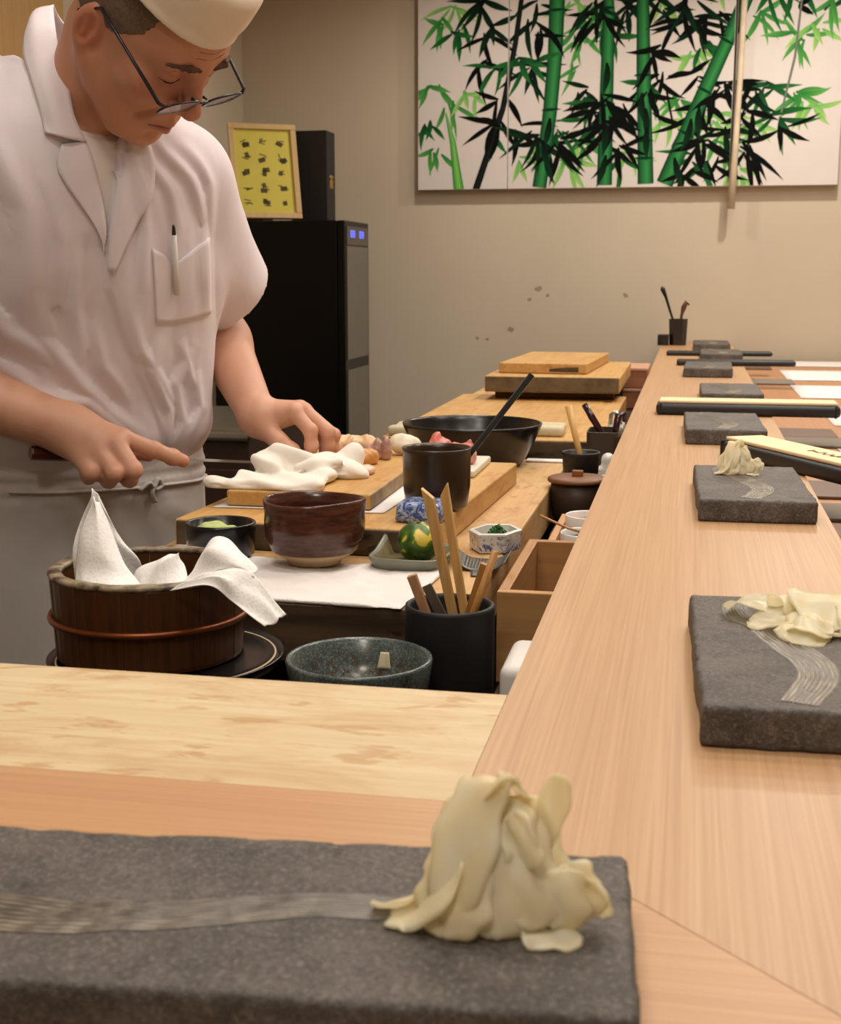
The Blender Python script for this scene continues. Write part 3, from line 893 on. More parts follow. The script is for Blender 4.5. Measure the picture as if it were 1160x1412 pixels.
# ------------------------------------------------------------------ pickled ginger
def slice_mesh(path, wdir, width, camber=0.07, th=0.0009, seed=0, nu=22, nv=12, tip=(0.35, 0.45)):
    path = np.asarray(path, float)
    W0 = np.asarray(wdir, float)
    W0 /= np.linalg.norm(W0)
    r = np.random.default_rng(seed)
    a1, a2, a3 = r.random(3) * 6.28
    def fn(u, v):
        p = crom(path, u)
        d = crom(path, min(1, u + 0.02)) - crom(path, max(0, u - 0.02))
        d /= np.linalg.norm(d) + 1e-9
        wd = W0 - d * (W0 @ d)
        wd /= np.linalg.norm(wd) + 1e-9
        nrm = np.cross(wd, d)
        s = 2 * v - 1
        e = (1 - abs(2 * u - 1) ** 2.6)
        prof = (tip[0] * (1 - u) + tip[1] * u) + (1 - (tip[0] * (1 - u) + tip[1] * u)) * max(0, e) ** 0.5
        if u < 0.08 or u > 0.92:
            k = (min(u, 1 - u) / 0.08)
            prof *= 0.45 + 0.55 * math.sqrt(max(0.0, k * (2 - k)))
        edge = 1 + 0.10 * math.sin(9 * u + a1) + 0.05 * math.sin(21 * u + a2)
        off = -camber * (width if width > .022 else width * .4) * s * s + 0.0006 * math.sin(5 * s + 7 * u + a3) + 0.0006 * s * math.sin(11 * u + a1)
        q = p + wd * (s * width / 2 * prof * edge) + nrm * off
        q[2] = max(q[2], 0.0010)
        return q
    return sheet('ginger_slice', fn, nu, nv, th)

def ginger_pile(label, loc, rz, slices, sc=1.0, seed=0):
    t = thing('ginger_pile', label, 'pickled ginger', loc, rz, 'servings of pickled ginger')
    for k, (path, wd, wid) in enumerate(slices):
        pth = [(a * sc, b * sc, max(0.0012, c_ * sc)) for a, b, c_ in path]
        link('ginger_slice', slice_mesh(pth, wd, wid * sc, seed=seed + k), M['ginger'], t)
    return t
TALL = [([tuple(q * .001 for q in p) for p in path], wd, wid * .001) for path, wd, wid in (
    ([(-14, -25, 6), (-12, -20, 20), (-9, -14, 34), (-6, -7, 47), (-2, 0, 56), (4, 8, 52)], (1, -.25, .1), 25),
    ([(-8, 5, 38), (-1, 3, 50), (5, 5, 56), (12, 10, 45)], (.2, -1, .5), 20),
    ([(-15, -27, 1.6), (-13.5, -23, 10), (-11, -18, 22), (-8, -10, 36)], (1, -.3, .1), 31),
    ([(-38, -12, 2), (-29, -14, 6), (-20, -14, 16), (-12, -10, 30)], (.5, -.9, .3), 28),
    ([(-34, -18, 1.6), (-27, -18.5, 4), (-18, -17, 12)], (.4, -1, .2), 15),
    ([(4, -25, 2), (5, -21, 14), (5, -15, 28), (4, -6, 42), (4, 3, 49)], (1, .15, 0), 30),
    ([(18, -15, 27), (14, -13, 36), (9, -8, 46)], (.7, -.5, .6), 15),
    ([(15, 4, 18), (20, 2, 34), (24, 0, 48), (26.5, -1, 60)], (1, -.3, 0), 12),
    ([(19, -21, 5), (18, -17, 18), (14, -10, 32), (9, -2, 45)], (1, .3, 0), 24),
    ([(38, -11, 7), (35, -11, 17), (30, -8, 27)], (1, -.2, -.3), 20),
    ([(27, -16, 4), (29, -15, 15), (28, -11, 26)], (1, .1, 0), 23),
    ([(44, -7, 6), (41, -8, 15), (35, -7, 21)], (.8, -.5, -.3), 16),
    ([(37, -17, 2), (26, -21, 2.5), (15, -23, 4)], (.2, 1, .1), 14),
    ([(-47, -8, 3), (-39, -10, 4), (-30, -9, 8), (-21, -7, 17)], (.2, -.8, .6), 13),
    ([(-22, 12, 2), (-14, 10, 20), (-6, 7, 38), (-1, 5, 50)], (1, .2, 0), 28),
    ([(24, 12, 2), (17, 10, 20), (10, 7, 37), (5, 5, 46)], (1, -.3, 0), 28),
    ([(0, -2, 4), (0, -1, 22), (1, 1, 42)], (1, 0, 0), 34),
    ([(-14, -6, 16), (-11, -8, 26), (-6, -6, 40)], (1, -.6, .2), 20),
    ([(14, -8, 20), (14, -10, 29), (10, -6, 40)], (1, .5, -.2), 18))]
ginger_pile('tall heap of pale ginger slices on the nearest slab', (-0.073, 0.509, LZ + 0.0268), 0.0, TALL, 1.05, 5)
ginger_pile('small bundle of ginger slices standing on the third slab', (0.0655, 1.795, LZ + 0.0268), math.radians(8), [s for i, s in enumerate(TALL) if i not in (4, 7, 11, 13)], 0.78, 40)
FLAT = [
    ([(-.050, .044, .003), (-.040, .040, .011), (-.026, .030, .012), (-.013, .018, .006)], (.5, .85, 0), .036),
    ([(-.034, .002, .002), (-.020, -.002, .005), (-.006, -.004, .009), (.008, -.0, .012)], (.1, 1, .2), .036),
    ([(-.012, .032, .008), (-.007, .022, .021), (.001, .012, .021), (.002, .0, .008)], (1, .25, 0), .022),
    ([(.030, .052, .003), (.031, .040, .019), (.031, .016, .024), (.030, -.008, .014), (.030, -.024, .006)], (1, 0, 0), .062),
    ([(-.004, -.050, .0016), (.004, -.040, .004), (.012, -.022, .010), (.016, -.002, .016)], (1, .25, 0), .042),
    ([(.052, -.034, .004), (.052, -.014, .017), (.052, .016, .023), (.052, .046, .004)], (1, 0, 0), .040),
    ([(.010, .034, .003), (.025, .004, .006), (.042, -.030, .003)], (1, .3, 0), .050),
    ([(-.006, -.020, .004), (.004, -.026, .012), (.016, -.032, .010), (.028, -.036, .004)], (.3, 1, .3), .026)]
ginger_pile('spread of flat ginger slices on the slab at the right edge', (0.083, 1.000, LZ + 0.0268), 0.0, FLAT, 0.92, 70)

# ------------------------------------------------------------------ menus laid across the ledge
def menu(label, loc, rz, L=0.372, W=0.085, cream=True, hb=0.024):
    t = thing('menu_cover', label, 'menu', loc, rz, 'menus laid across the ledge')
    link('black_cover', box_mesh('black_cover', (0, 0, hb / 2 + 0.0004), (L, W, hb), min(0.009, hb * 0.42), 4, smooth=True), plain('black_cloth_cover', srgb(28, 28, 32), 0.5, 0.15, bump=0.1), t)
    if cream:
        link('wooden_page', box_mesh('wooden_page', (0, 0.004, hb + 0.0036), (L * 0.965, W * 0.86, 0.006), 0.002), wood('pale_page', srgb(240, 220, 182), srgb(228, 202, 158), 'X', 60, 0.6, 0.05), t)
        for k in (-1, 1):
            link('end_band', box_mesh('end_band', (k * (L / 2 - 0.010), 0, hb / 2 + 0.0004), (0.004, W + 0.0016, hb + 0.0012), 0.0006), plain('band', srgb(16, 16, 18), 0.6), t)
    return t
menu('black menu cover with cream wooden page lying straight across the ledge', (0.1215, 2.832, LZ), math.radians(-0.6))
m2 = menu('black menu with cream page slanting off the ledge past the ginger bundle', (0.1700, 2.045, LZ), math.radians(-62), L=0.36, W=0.078)
_r = random.Random(2)
ib = [(-0.04 + 0.0045 * k + _r.uniform(-0.001, 0.001), 0.004 + _r.uniform(-0.009, 0.006), 0.0307) for k in range(28)]
link('ink_writing', tube('ink_writing', ib, 0.0009, 5), plain('brown_ink', srgb(120, 92, 60), 0.6), m2, (0.06, 0, 0))
menu('shorter black menu cover second from the back wall', (0.146, 4.375, LZ), math.radians(0.5), W=0.07, cream=False, hb=0.018)
menu('farthest black menu cover across the ledge', (0.104, 4.90, LZ), math.radians(0.6), W=0.07, cream=False, hb=0.016)
# pen stand at the far end
t = thing('pen_stand', 'dark lacquer stand with tall cup and low box at the ledge end', 'stand', (-0.062, 5.60, LZ))
link('tall_cup', lathe('tall_cup', [(0.0005, 0.0005), (0.034, 0.0005), (0.038, 0.108), (0.034, 0.108), (0.031, 0.006), (0.0005, 0.006)], 6, smooth=False), plain('dark_stand', srgb(38, 26, 20), 0.4), t, (0.012, 0, 0))
link('low_box', box_mesh('low_box', (-0.047, -0.01, 0.0225), (0.045, 0.06, 0.044), 0.002), plain('dark_low_box', srgb(24, 20, 18), 0.4), t)
o = link('black_spoon', tube('black_spoon', [(-0.046, 5.60, 0.95), (-0.085, 5.60, 1.06), (-0.103, 5.60, 1.115), (-0.118, 5.60, 1.15), (-0.121, 5.60, 1.160)], [0.003, 0.005, 0.006, 0.010, 0.004], 10, flat=0.4), M['black'])
tag(o, 'long dark spoon leaning left out of the pen stand', 'spoon')
o = link('brown_brush', tube('brown_brush', [(-0.052, 5.59, 0.95), (-0.036, 5.59, 1.05), (-0.030, 5.59, 1.075), (-0.020, 5.59, 1.096), (-0.008, 5.59, 1.085)], [0.003, 0.006, 0.011, 0.010, 0.004], 10, flat=0.5), plain('brown_spoon', srgb(96, 54, 32), 0.4))
tag(o, 'short brown rounded spoon in the pen stand', 'spoon')

# ------------------------------------------------------------------ the rice tub
tub = thing('rice_tub', 'round dark wooden rice tub with copper hoop lined with white paper', 'tub', (-0.507, 1.17, 0.8605))
NST = 24
def stave_mesh(k):
    a0, a1 = -math.pi / NST + 0.0012, math.pi / NST - 0.0012
    r = random.Random(k)
    o_, i_ = 0.0935 + r.uniform(-0.0004, 0.0004), 0.0825
    bm = bmesh.new()
    ring = []
    for z, ro in ((-0.013, o_ - 0.0045), (-0.009, o_ - 0.0035), (0.066, o_), (0.0685, o_ - 0.0012)):
        pts = [(ro * math.cos(a), ro * math.sin(a), z) for a in (a0, 0, a1)] + [(i_ * math.cos(a), i_ * math.sin(a), z) for a in (a1, 0, a0)]
        ring.append([bm.verts.new(p) for p in pts])
    for A, B in zip(ring[:-1], ring[1:]):
        for i in range(6):
            bm.faces.new((A[i], A[(i + 1) % 6], B[(i + 1) % 6], B[i]))
    bm.faces.new(ring[0][::-1])
    bm.faces.new(ring[-1])
    return bm_mesh('stave', bm)
SM = [stave_mesh(k) for k in range(4)]
for k in range(NST):
    link('stave', SM[k % 4], M['stave'], tub, None, (0, 0, 2 * math.pi * k / NST))
link('worn_rim', lathe('worn_rim', [(0.0818, 0.0672), (0.0942, 0.0672), (0.0950, 0.0690), (0.0945, 0.0712), (0.0925, 0.0722), (0.0835, 0.0722), (0.0818, 0.0708), (0.0818, 0.0672)], 72, lambda a, z, r: (r + 0.0003 * math.sin(23 * a), z + 0.0004 * math.sin(9 * a) * (z > 0.07))), M['tub_rim'], tub)['label'] = 'pale worn rim'
link('hoop', lathe('hoop', [(0.0925, 0.0235), (0.0962, 0.0240), (0.0972, 0.0265), (0.0962, 0.0290), (0.0925, 0.0295), (0.0925, 0.0235)], 72), M['copper'], tub)['label'] = 'copper hoop'
link('base', lathe('base', [(0.0005, -0.010), (0.0826, -0.010), (0.0826, 0.006), (0.0005, 0.006)], 48), M['darkwood'], tub)
def netfn(g):
    g = np.asarray(g, float)
    return lambda u, v: crom(np.array([crom(row, v) for row in g]), u)
lin_t = thing('paper_liner', 'crumpled white embossed paper sheets poking out of the rice tub', 'paper', (-0.507, 1.17, 0.90))
for k, g in NETS.items():
    gl = np.asarray(g, float) - np.array([-0.507, 1.17, 0.90])
    f0 = netfn(gl)
    _s = {'peak_front': 1, 'peak_back': 2, 'middle_fold': 3, 'hump': 4, 'flap': 5}[k]
    def f1(u, v, f0=f0, _s=_s):
        p = f0(u, v)
        return p + np.array([0.0012 * math.sin(9 * v + 5 * u + _s), 0.0018 * math.sin(8 * u + 6 * v + _s), 0.0012 * math.sin(11 * v - 4 * u + _s)])
    link('paper_sheet', sheet('paper_sheet', f1, 36, 28, 0.0005), M['liner'], lin_t)
st = thing('tub_stand', 'round black lacquer stand with cream inner line under the rice tub', 'stand', (-0.488, 1.163, 0.7705))
link('dish', lathe('dish', [(0.0005, 0.0), (0.085, 0.0), (0.085, 0.057), (0.110, 0.069), (0.114, 0.0775), (0.1125, 0.0785), (0.109, 0.0745), (0.095, 0.0750), (0.0005, 0.0750)], 72), M['black'], st)
link('cream_line', lathe('cream_line', [(0.1040, 0.0745), (0.1058, 0.0745), (0.1058, 0.0757), (0.1040, 0.0757), (0.1040, 0.0745)], 72), plain('cream_inlay', srgb(206, 184, 146), 0.4), st)

# ------------------------------------------------------------------ speckled bowl and utensil pot
t = thing('speckled_bowl', 'grey blue speckled bowl behind the worn panel', 'bowl', (-0.287, 1.13, 0.7755))
link('bowl', lathe('bowl', [(0.0005, 0.004), (0.030, 0.004), (0.031, 0.0), (0.036, 0.0), (0.037, 0.008), (0.054, 0.030), (0.064, 0.064), (0.0675, 0.087), (0.0668, 0.0895), (0.0645, 0.0900), (0.0625, 0.0880), (0.057, 0.068), (0.046, 0.050), (0.028, 0.041), (0.0005, 0.039)], 72), M['speckle'], t)
for (x, y, z), s_, rz_, lab in (((-0.275, 1.1815, 0.847), 0.013, 0.3, 'thin pale flake stuck inside the far wall of the speckled bowl'), ((-0.306, 1.138, 0.818), 0.014, 1.1, 'pale curled peel at the bottom of the speckled bowl')):
    v0 = z > 0.82
    o = link('ginger_scrap', sheet('ginger_scrap', (lambda u, v, s_=s_: ((u - 0.5) * s_ * (1 - 0.4 * v), 0.0015 * math.sin(4 * u) - (0.5 - u) ** 2 * 0.004, (v - 0.5) * s_ * 1.2)) if v0 else (lambda u, v, s_=s_: ((u - 0.5) * s_, (v - 0.5) * s_, 0.003 + 0.016 * (u - 0.2) ** 2 * 1.6)), 8, 8, 0.0008), M['ginger'], None, (x, y, z), (math.radians(-16) if v0 else 0, 0, rz_ * (0 if v0 else 1)))
    tag(o, lab, 'food scrap')
pot = thing('utensil_pot', 'tall matte black utensil pot holding wooden sticks', 'pot', (-0.2215, 1.235, 0.7705))
link('body', lathe('body', [(0.0005, 0.0), (0.041, 0.0), (0.043, 0.003), (0.0442, 0.118), (0.0438, 0.121), (0.042, 0.1222), (0.0395, 0.1215), (0.0385, 0.118), (0.037, 0.010), (0.0005, 0.008)], 64), M['blackmatte'], pot)
def in_pot(name, top, mid, lab, cat, mat, wa, ta, wt, tt, slant=0.0, grp=None, low=0.100):
    a = np.array(top, float)
    b = np.array(mid, float)
    d = (b - a) / abs(b[2] - a[2])
    e = a + d * (a[2] - (0.8925 - low))
    o = link(name, stick(name, tuple(e), tuple(a), wa, wt, ta, tt, 0.0007, slant), mat)
    return tag(o, lab, cat, grp)
in_pot('bamboo_stick', (-0.242, 1.226, 1.003), (-0.2185, 1.232, 0.885), 'left of the two tall bamboo sticks in the black pot', 'stick', M['bamboo'], .0075, .0075, .0100, .0085, .006, 'tall bamboo sticks', 0.095)
in_pot('bamboo_stick', (-0.2285, 1.240, 1.005), (-0.2085, 1.240, 0.886), 'right of the two tall bamboo sticks, with pointed tip', 'stick', M['bamboo'], .0075, .0075, .0085, .0085, -.006, 'tall bamboo sticks', 0.095)
hs = in_pot('wooden_spatula', (-0.259, 1.231, 0.920), (-0.247, 1.233, 0.887), 'short pale wooden tool with pierced handle at the left of the pot', 'utensil', M['pinkwood'], .0075, .006, .0095, .007, 0, None, 0.075)
in_pot('grey_spatula', (-0.246, 1.240, 0.9085), (-0.234, 1.240, 0.885), 'flat grey metal spatula beside the pierced handle', 'utensil', plain('grey_metal', srgb(120, 112, 104), 0.4, metal=0.6), .0100, .003, .0100, .003, 0, None, 0.07)
in_pot('bamboo_stick', (-0.188, 1.235, 0.934), (-0.203, 1.236, 0.886), 'short dark toasted stick at the right of the pot', 'stick', M['bamboo_dark'], .006, .006, .0065, .0065, 0, 'short sticks', 0.085)
o = link('round_stick', tube('round_stick', [(-0.2145, 1.222, 0.835), (-0.1965, 1.226, 0.886), (-0.1765, 1.231, 0.9475)], [0.0034, 0.0038, 0.0036], 14), M['bamboo_dark'])
tag(o, 'round wooden rod leaning furthest right out of the pot', 'stick')

# ------------------------------------------------------------------ on the work table
TZ = 0.8703
o = link('white_towel', sdf_mesh('white_towel', lambda p: np.maximum(rbox(p + np.stack([0.004 * vnoise(p, 18, 1), 0.004 * vnoise(p, 18, 2), 0 * p[:, 0]], 1), (0, 0, 0.0018), (0.345, 0.187, 0.0050), 0.002) + 0.0012 * vnoise(p * [1, 1, .2], 60, 3) + 0.0005 * vnoise(p * [1, 1, .2], 210, 5), 0.0001 - p[:, 2]), (-0.19, -0.11, -0.003), (0.19, 0.11, 0.009), 0.0022), M['towel'], None, (-0.4470, 1.3845, TZ), (0, 0, math.radians(-2)))
tag(o, 'white fluffy towel spread on the table edge under the bowls', 'towel')
o = link('folded_paper', prism_mesh('folded_paper', [(-0.640, 1.492), (-0.560, 1.492), (-0.560, 1.560), (-0.622, 1.562)], TZ, TZ + 0.0025, 0.0006), M['paper'])
tag(o, 'white paper corner under the left side of the big board', 'paper')
t = thing('tea_bowl', 'reddish brown glazed tea bowl with bare clay foot', 'bowl', (-0.4245, 1.462, 0.8765))
def cw(a, z, r):
    k = 0.0020 * math.sin(2 * a + 0.9) + 0.0012 * math.sin(3 * a)
    return r + k * min(1, z / 0.04), z + (0.0013 * math.sin(2 * a + 2.6) if z > 0.066 else 0)
link('glazed_body', lathe('glazed_body', [(0.0420, 0.0128), (0.0500, 0.016), (0.0560, 0.030), (0.0575, 0.046), (0.0568, 0.058), (0.0585, 0.073), (0.0580, 0.0752), (0.0560, 0.0760), (0.0538, 0.0745), (0.0525, 0.060), (0.0535, 0.045), (0.0500, 0.024), (0.030, 0.013), (0.0005, 0.011)], 72, cw), M['chawan'], t)
link('clay_foot', lathe('clay_foot', [(0.0005, 0.004), (0.024, 0.004), (0.026, 0.0), (0.031, 0.0), (0.033, 0.005), (0.046, 0.0125), (0.0475, 0.0150), (0.030, 0.0120), (0.0005, 0.0105)], 72, cw), M['bare_clay'], t)
t = thing('wasabi_bowl', 'small straight black bowl of green wasabi beside the tea bowl', 'bowl', (-0.545, 1.475, 0.8765))
link('bowl', lathe('bowl', [(0.0005, 0.0), (0.036, 0.0), (0.040, 0.003), (0.0425, 0.038), (0.0422, 0.0405), (0.0405, 0.0415), (0.0380, 0.0400), (0.0355, 0.008), (0.0005, 0.006)], 56), M['black'], t)
wa = sdf_mesh('wasabi', lambda p: np.maximum(smin(ell(p, (-0.010, 0.006, 0.012), (0.026, 0.022, 0.016)), ell(p, (0.012, -0.004, 0.010), (0.018, 0.016, 0.016)), 0.008) + 0.0018 * vnoise(p, 170, 3) + 0.001 * vnoise(p, 400, 4), -p[:, 2] + 0.0066), (-0.04, -0.03, 0), (0.035, 0.03, 0.032), 0.0013)
o = link('wasabi', wa, plain('grated_wasabi', srgb(176, 190, 116), 0.7, 0.15, 200), None, (-0.545, 1.474, 0.8872))
o.scale = (1.15, 1.15, 1.0)
tag(o, 'heap of pale green grated wasabi in the black bowl', 'wasabi')
o['kind'] = 'stuff'

def sring(a, b, z, n=40, e=5.0):
    out = []
    for i in range(n):
        t_ = 2 * math.pi * i / n
        c_, s_ = math.cos(t_), math.sin(t_)
        r = (abs(c_ / a) ** e + abs(s_ / b) ** e) ** (-1 / e)
        out.append((r * c_, r * s_, z))
    return out
def loft(name, rings, mat_smooth=True, caps=(True, True)):
    n = len(rings[0])
    v = [p for r in rings for p in r]
    f = []
    for k in range(len(rings) - 1):
        for i in range(n):
            f.append((k * n + i, k * n + (i + 1) % n, (k + 1) * n + (i + 1) % n, (k + 1) * n + i))
    if caps[0]:
        f.append(tuple(range(n))[::-1])
    if caps[1]:
        f.append(tuple((len(rings) - 1) * n + i for i in range(n)))
    return mesh_from(name, v, f, mat_smooth)
def peak(r, amt):
    """draw the left back corner up into a lip"""
    return [(x - amt * 0.10 * k, y + amt * 0.25 * k, z + amt * k) for x, y, z in r for k in [max(0.0, (-x / 0.045 + y / 0.05) / 2 - 0.35) ** 1.5 * 1.9]]
t = thing('citrus_dish', 'small grey green square dish with raised corner holding the citrus', 'dish', (-0.312, 1.492, 0.8702), math.radians(-3))
link('dish', loft('dish', [sring(.037, .043, 0.0), sring(.039, .045, .001), peak(sring(.0455, .0545, .0165), .018), peak(sring(.0450, .0540, .0185), .018), peak(sring(.0425, .0515, .0182), .018), sring(.037, .044, .0055), sring(.030, .036, .0045)]), M['greydish'], t)
link('pooled_glaze', loft('pooled_glaze', [sring(.0372, .0442, .0052), peak(sring(.0422, .0510, .0165), .016), peak(sring(.0418, .0506, .0165), .016), sring(.0366, .0436, .0062), sring(.02, .02, .0060)], True, (False, True)), M['greydish_in'], t)
ci = sdf_mesh('peel', lambda p: ell(p, (0, 0, 0), (0.0262, 0.0262, 0.0238)) + 0.0007 * vnoise(p, 90, 2) + 0.0015 * np.exp(-((p[:, 0] ** 2 + p[:, 1] ** 2) / 0.00003)) * (p[:, 2] > 0), (-.031,) * 3, (.031,) * 3, 0.0016)
t = thing('green_citrus', 'round mottled green and yellow citrus fruit in the grey dish', 'fruit', (-0.305, 1.490, 0.9000))
link('peel', ci, M['citrus'], t)
link('stem_scar', lathe('stem_scar', [(0.0005, 0.0), (0.003, 0.0), (0.0025, 0.0016), (0.0005, 0.002)], 10), plain('stem_brown', srgb(110, 96, 50), 0.8), t, (0, 0, 0.0222))

def hexa(a, b, z, n=6):
    return [(a * math.cos(math.pi / 3 * i + 0.35), b * math.sin(math.pi / 3 * i + 0.35), z) for i in range(n)]
t = thing('hexagon_dish', 'small blue and white hexagonal dish of chopped green herbs', 'dish', (-0.2305, 1.606, 0.8702), math.radians(-14))
link('dish', loft('dish', [hexa(.028, .036, 0), hexa(.0305, .039, .002), hexa(.032, .041, .022), hexa(.0318, .0408, .0235)], False, (True, False)), M['bluedish'], t)
link('white_lining', loft('white_lining', [hexa(.0320, .0410, .0222), hexa(.0322, .0412, .0245), hexa(.0300, .0388, .0258), hexa(.0262, .0345, .0255), hexa(.0240, .0315, .0080)], False, (False, True)), M['porcelain'], t)
_r = random.Random(3)
gv, gf = [], []
for k in range(420):
    a, rr = _r.uniform(0, 6.28), math.sqrt(_r.random())
    cxx, cyy = 0.016 * rr * math.cos(a), 0.020 * rr * math.sin(a)
    czz = 0.0095 + 0.021 * (1 - rr * rr) * _r.uniform(0.2, 1)
    d = Vector((_r.gauss(0, 1), _r.gauss(0, 1), _r.gauss(0, .6))).normalized()
    s_ = d.orthogonal().normalized()
    u_ = d.cross(s_)
    n0 = len(gv)
    for e in (-1, 1):
        for i in range(4):
            q_ = Vector((cxx, cyy, czz)) + d * (e * 0.0022) + (s_ * math.cos(i * 1.571) + u_ * math.sin(i * 1.571)) * 0.0011
            gv.append(q_)
    for i in range(4):
        gf.append((n0 + i, n0 + (i + 1) % 4, n0 + 4 + (i + 1) % 4, n0 + 4 + i))
    gf += [(n0 + 3, n0 + 2, n0 + 1, n0), (n0 + 4, n0 + 5, n0 + 6, n0 + 7)]
o = link('chopped_herbs', mesh_from('chopped_herbs', gv, gf, False), plain('green_chives', srgb(44, 96, 26), 0.5, 0.3, 300), None, (-0.229, 1.609, 0.8702))
tag(o, 'finely chopped green herbs filling the hexagonal dish', 'herbs')
o['kind'] = 'stuff'
# small metal grater
t = thing('metal_grater', 'small curved metal grater with short handle by the hexagonal dish', 'grater', (-0.231, 1.508, 0.8702), math.radians(4))
def gfn(u, v):
    x = (u - 0.5) * 0.064
    y = (v - 0.5) * 0.066
    return (x * (1 - 0.12 * (1 - v)), y, 0.0012 + 0.011 * (abs(2 * u - 1) ** 3))
link('plate', sheet('plate', gfn, 18, 10, 0.0012), M['darksteel'], t)
link('handle', sheet('handle', lambda u, v: (-0.004 + (u - .5) * (0.010 + 0.006 * v * v), -0.033 - 0.028 * (1 - v), 0.0016), 5, 8, 0.0016), M['darksteel'], t)
gb = bmesh.new()
for i in range(12):
    for j in range(11):
        q_ = bmesh.ops.create_cone(gb, cap_ends=True, segments=4, radius1=0.0012, radius2=0.0003, depth=0.0016)['verts']
        u, v = 0.16 + 0.68 * i / 11, 0.14 + 0.72 * j / 10
        pz = gfn(u, v)
        bmesh.ops.translate(gb, vec=(pz[0], pz[1], pz[2] + 0.0013), verts=q_)
te = link('teeth', bm_mesh('teeth', gb), M['steel'], t)
te['kind'] = 'stuff'
# on the big board
t = thing('blue_dish', 'deep blue and white porcelain dish lying behind the citrus', 'dish', (-0.322, 1.600, 0.9056), math.radians(-6))
link('dish', loft('dish', [sring(.028, .030, 0, 40, 6), sring(.030, .032, .004, 40, 6), sring(.028, .030, .021, 40, 6), sring(.024, .026, .0245, 40, 6), sring(.018, .020, .0250, 40, 6)]), M['bluebox'], t)
t = thing('sauce_cup', 'tall dark bronze glazed cup on the board with black rod in it', 'cup', (-0.3215, 1.690, 0.9056))
link('cup', lathe('cup', [(0.0005, 0.0), (0.037, 0.0), (0.041, 0.004), (0.0445, 0.03), (0.0452, 0.074), (0.0462, 0.0795), (0.0452, 0.0808), (0.0425, 0.0800), (0.0410, 0.074), (0.0400, 0.010), (0.0005, 0.008)], 72), M['tenmoku'], t)
o = link('black_rod', stick('black_rod', (-0.321, 1.674, 0.919), (-0.2065, 1.765, 1.077), .0065, .0085, .0065, .0080, .0009), M['black'])
tag(o, 'black lacquered rod leaning right out of the bronze cup', 'rod')
o = link('white_napkin', sheet('white_napkin', lambda u, v: (-0.612 + u * 0.232 + 0.004 * math.sin(5 * v), 1.628 + v * 0.34 + 0.004 * math.sin(7 * u), 0.9065 + 0.0003 * math.sin(14 * u) * math.sin(9 * v)), 30, 30, 0.0008), M['paper'])
tag(o, 'white paper napkin spread under the narrow cutting board', 'napkin')
# crumpled wiping cloth
def rag(p):
    q = p + 0.006 * np.stack([vnoise(p, 26, 1), vnoise(p, 26, 2), vnoise(p, 30, 3)], 1)
    d = rbox(q, (-0.534, 1.690, 0.934), (0.135, 0.100, 0.016), 0.007)
    d = smin(d, ell(q, (-0.612, 1.660, 0.931), (0.026, 0.018, 0.007)), 0.010)
    d = smin(d, ell(q, (-0.563, 1.775, 0.946), (0.032, 0.045, 0.031)), 0.012)
    d = smin(d, ell(q, (-0.512, 1.775, 0.938), (0.040, 0.050, 0.024)), 0.014)
    d = smin(d, ell(q, (-0.478, 1.825, 0.943), (0.020, 0.022, 0.026)), 0.010)
    d = smin(d, ell(q, (-0.466, 1.775, 0.935), (0.030, 0.030, 0.018)), 0.010)
    d = smin(d, cap(q, (-0.563, 1.755, 0.973), (-0.49, 1.735, 0.950), 0.008, 0.007), 0.010)
    d = smin(d, cap(q, (-0.585, 1.74, 0.955), (-0.548, 1.705, 0.948), 0.007), 0.008)
    d = smin(d, cap(q, (-0.52, 1.715, 0.950), (-0.47, 1.745, 0.950), 0.007), 0.008)
    s_ = q @ np.array([0.62, 0.45, 0.64])
    d = d + 0.0022 * np.sin(150 * s_ + 2.2 * vnoise(p, 16, 7)) * (q[:, 2] > 0.934)
    d = d + 0.0016 * vnoise(p, 75, 9)
    return np.maximum(d, np.where(p[:, 1] < 1.636, 0.9160, 0.9286) - p[:, 2])
o = link('wiping_cloth', sdf_mesh('wiping_cloth', rag, (-0.66, 1.60, 0.910), (-0.42, 1.87, 0.995), 0.0022), M['rag'])
tag(o, 'crumpled white cloth under the hand on the cutting board', 'cloth')
# shellfish and fish on the boards
def lump(name, lab, cat, c, parts, col, seed, rough=0.4, amp=0.002, fs=110, z0=None, grp=None, h=0.002, sss=0.2):
    zb = c[2]
    fn = lambda p: np.maximum(functools.reduce(lambda a, b: smin(a, b, 0.006), [ell(p, q_, r_) for q_, r_ in parts]) + amp * vnoise(p, fs, seed) + amp * 0.5 * vnoise(p, fs * 2.3, seed + 1), 0.0003 - p[:, 2])
    A = np.array([q_ for q_, _ in parts])
    B = np.array([r_ for _, r_ in parts])
    lo, hi = (A - B).min(0) - 0.008, (A + B).max(0) + 0.008
    lo[2] = -0.004
    m_ = plain(name + '_flesh', col, rough, 0.14, 60)
    m_.node_tree.nodes['Principled BSDF'].inputs['Subsurface Weight'].default_value = sss
    m_.node_tree.nodes['Principled BSDF'].inputs['Subsurface Radius'].default_value = (0.006, 0.003, 0.002)
    o = link(name, sdf_mesh(name, fn, lo, hi, h), m_, None, c)
    return tag(o, lab, cat, grp)
BZ = 0.9285
lump('shellfish', 'orange brown shellfish piece nearest the white cloth', 'seafood', (-0.480, 1.905, BZ), [((0, 0, .010), (.022, .016, .014)), ((.012, .006, .010), (.014, .012, .012))], srgb(206, 150, 88), 1, 0.4, 0.003, 140, None, 'shellfish pieces')
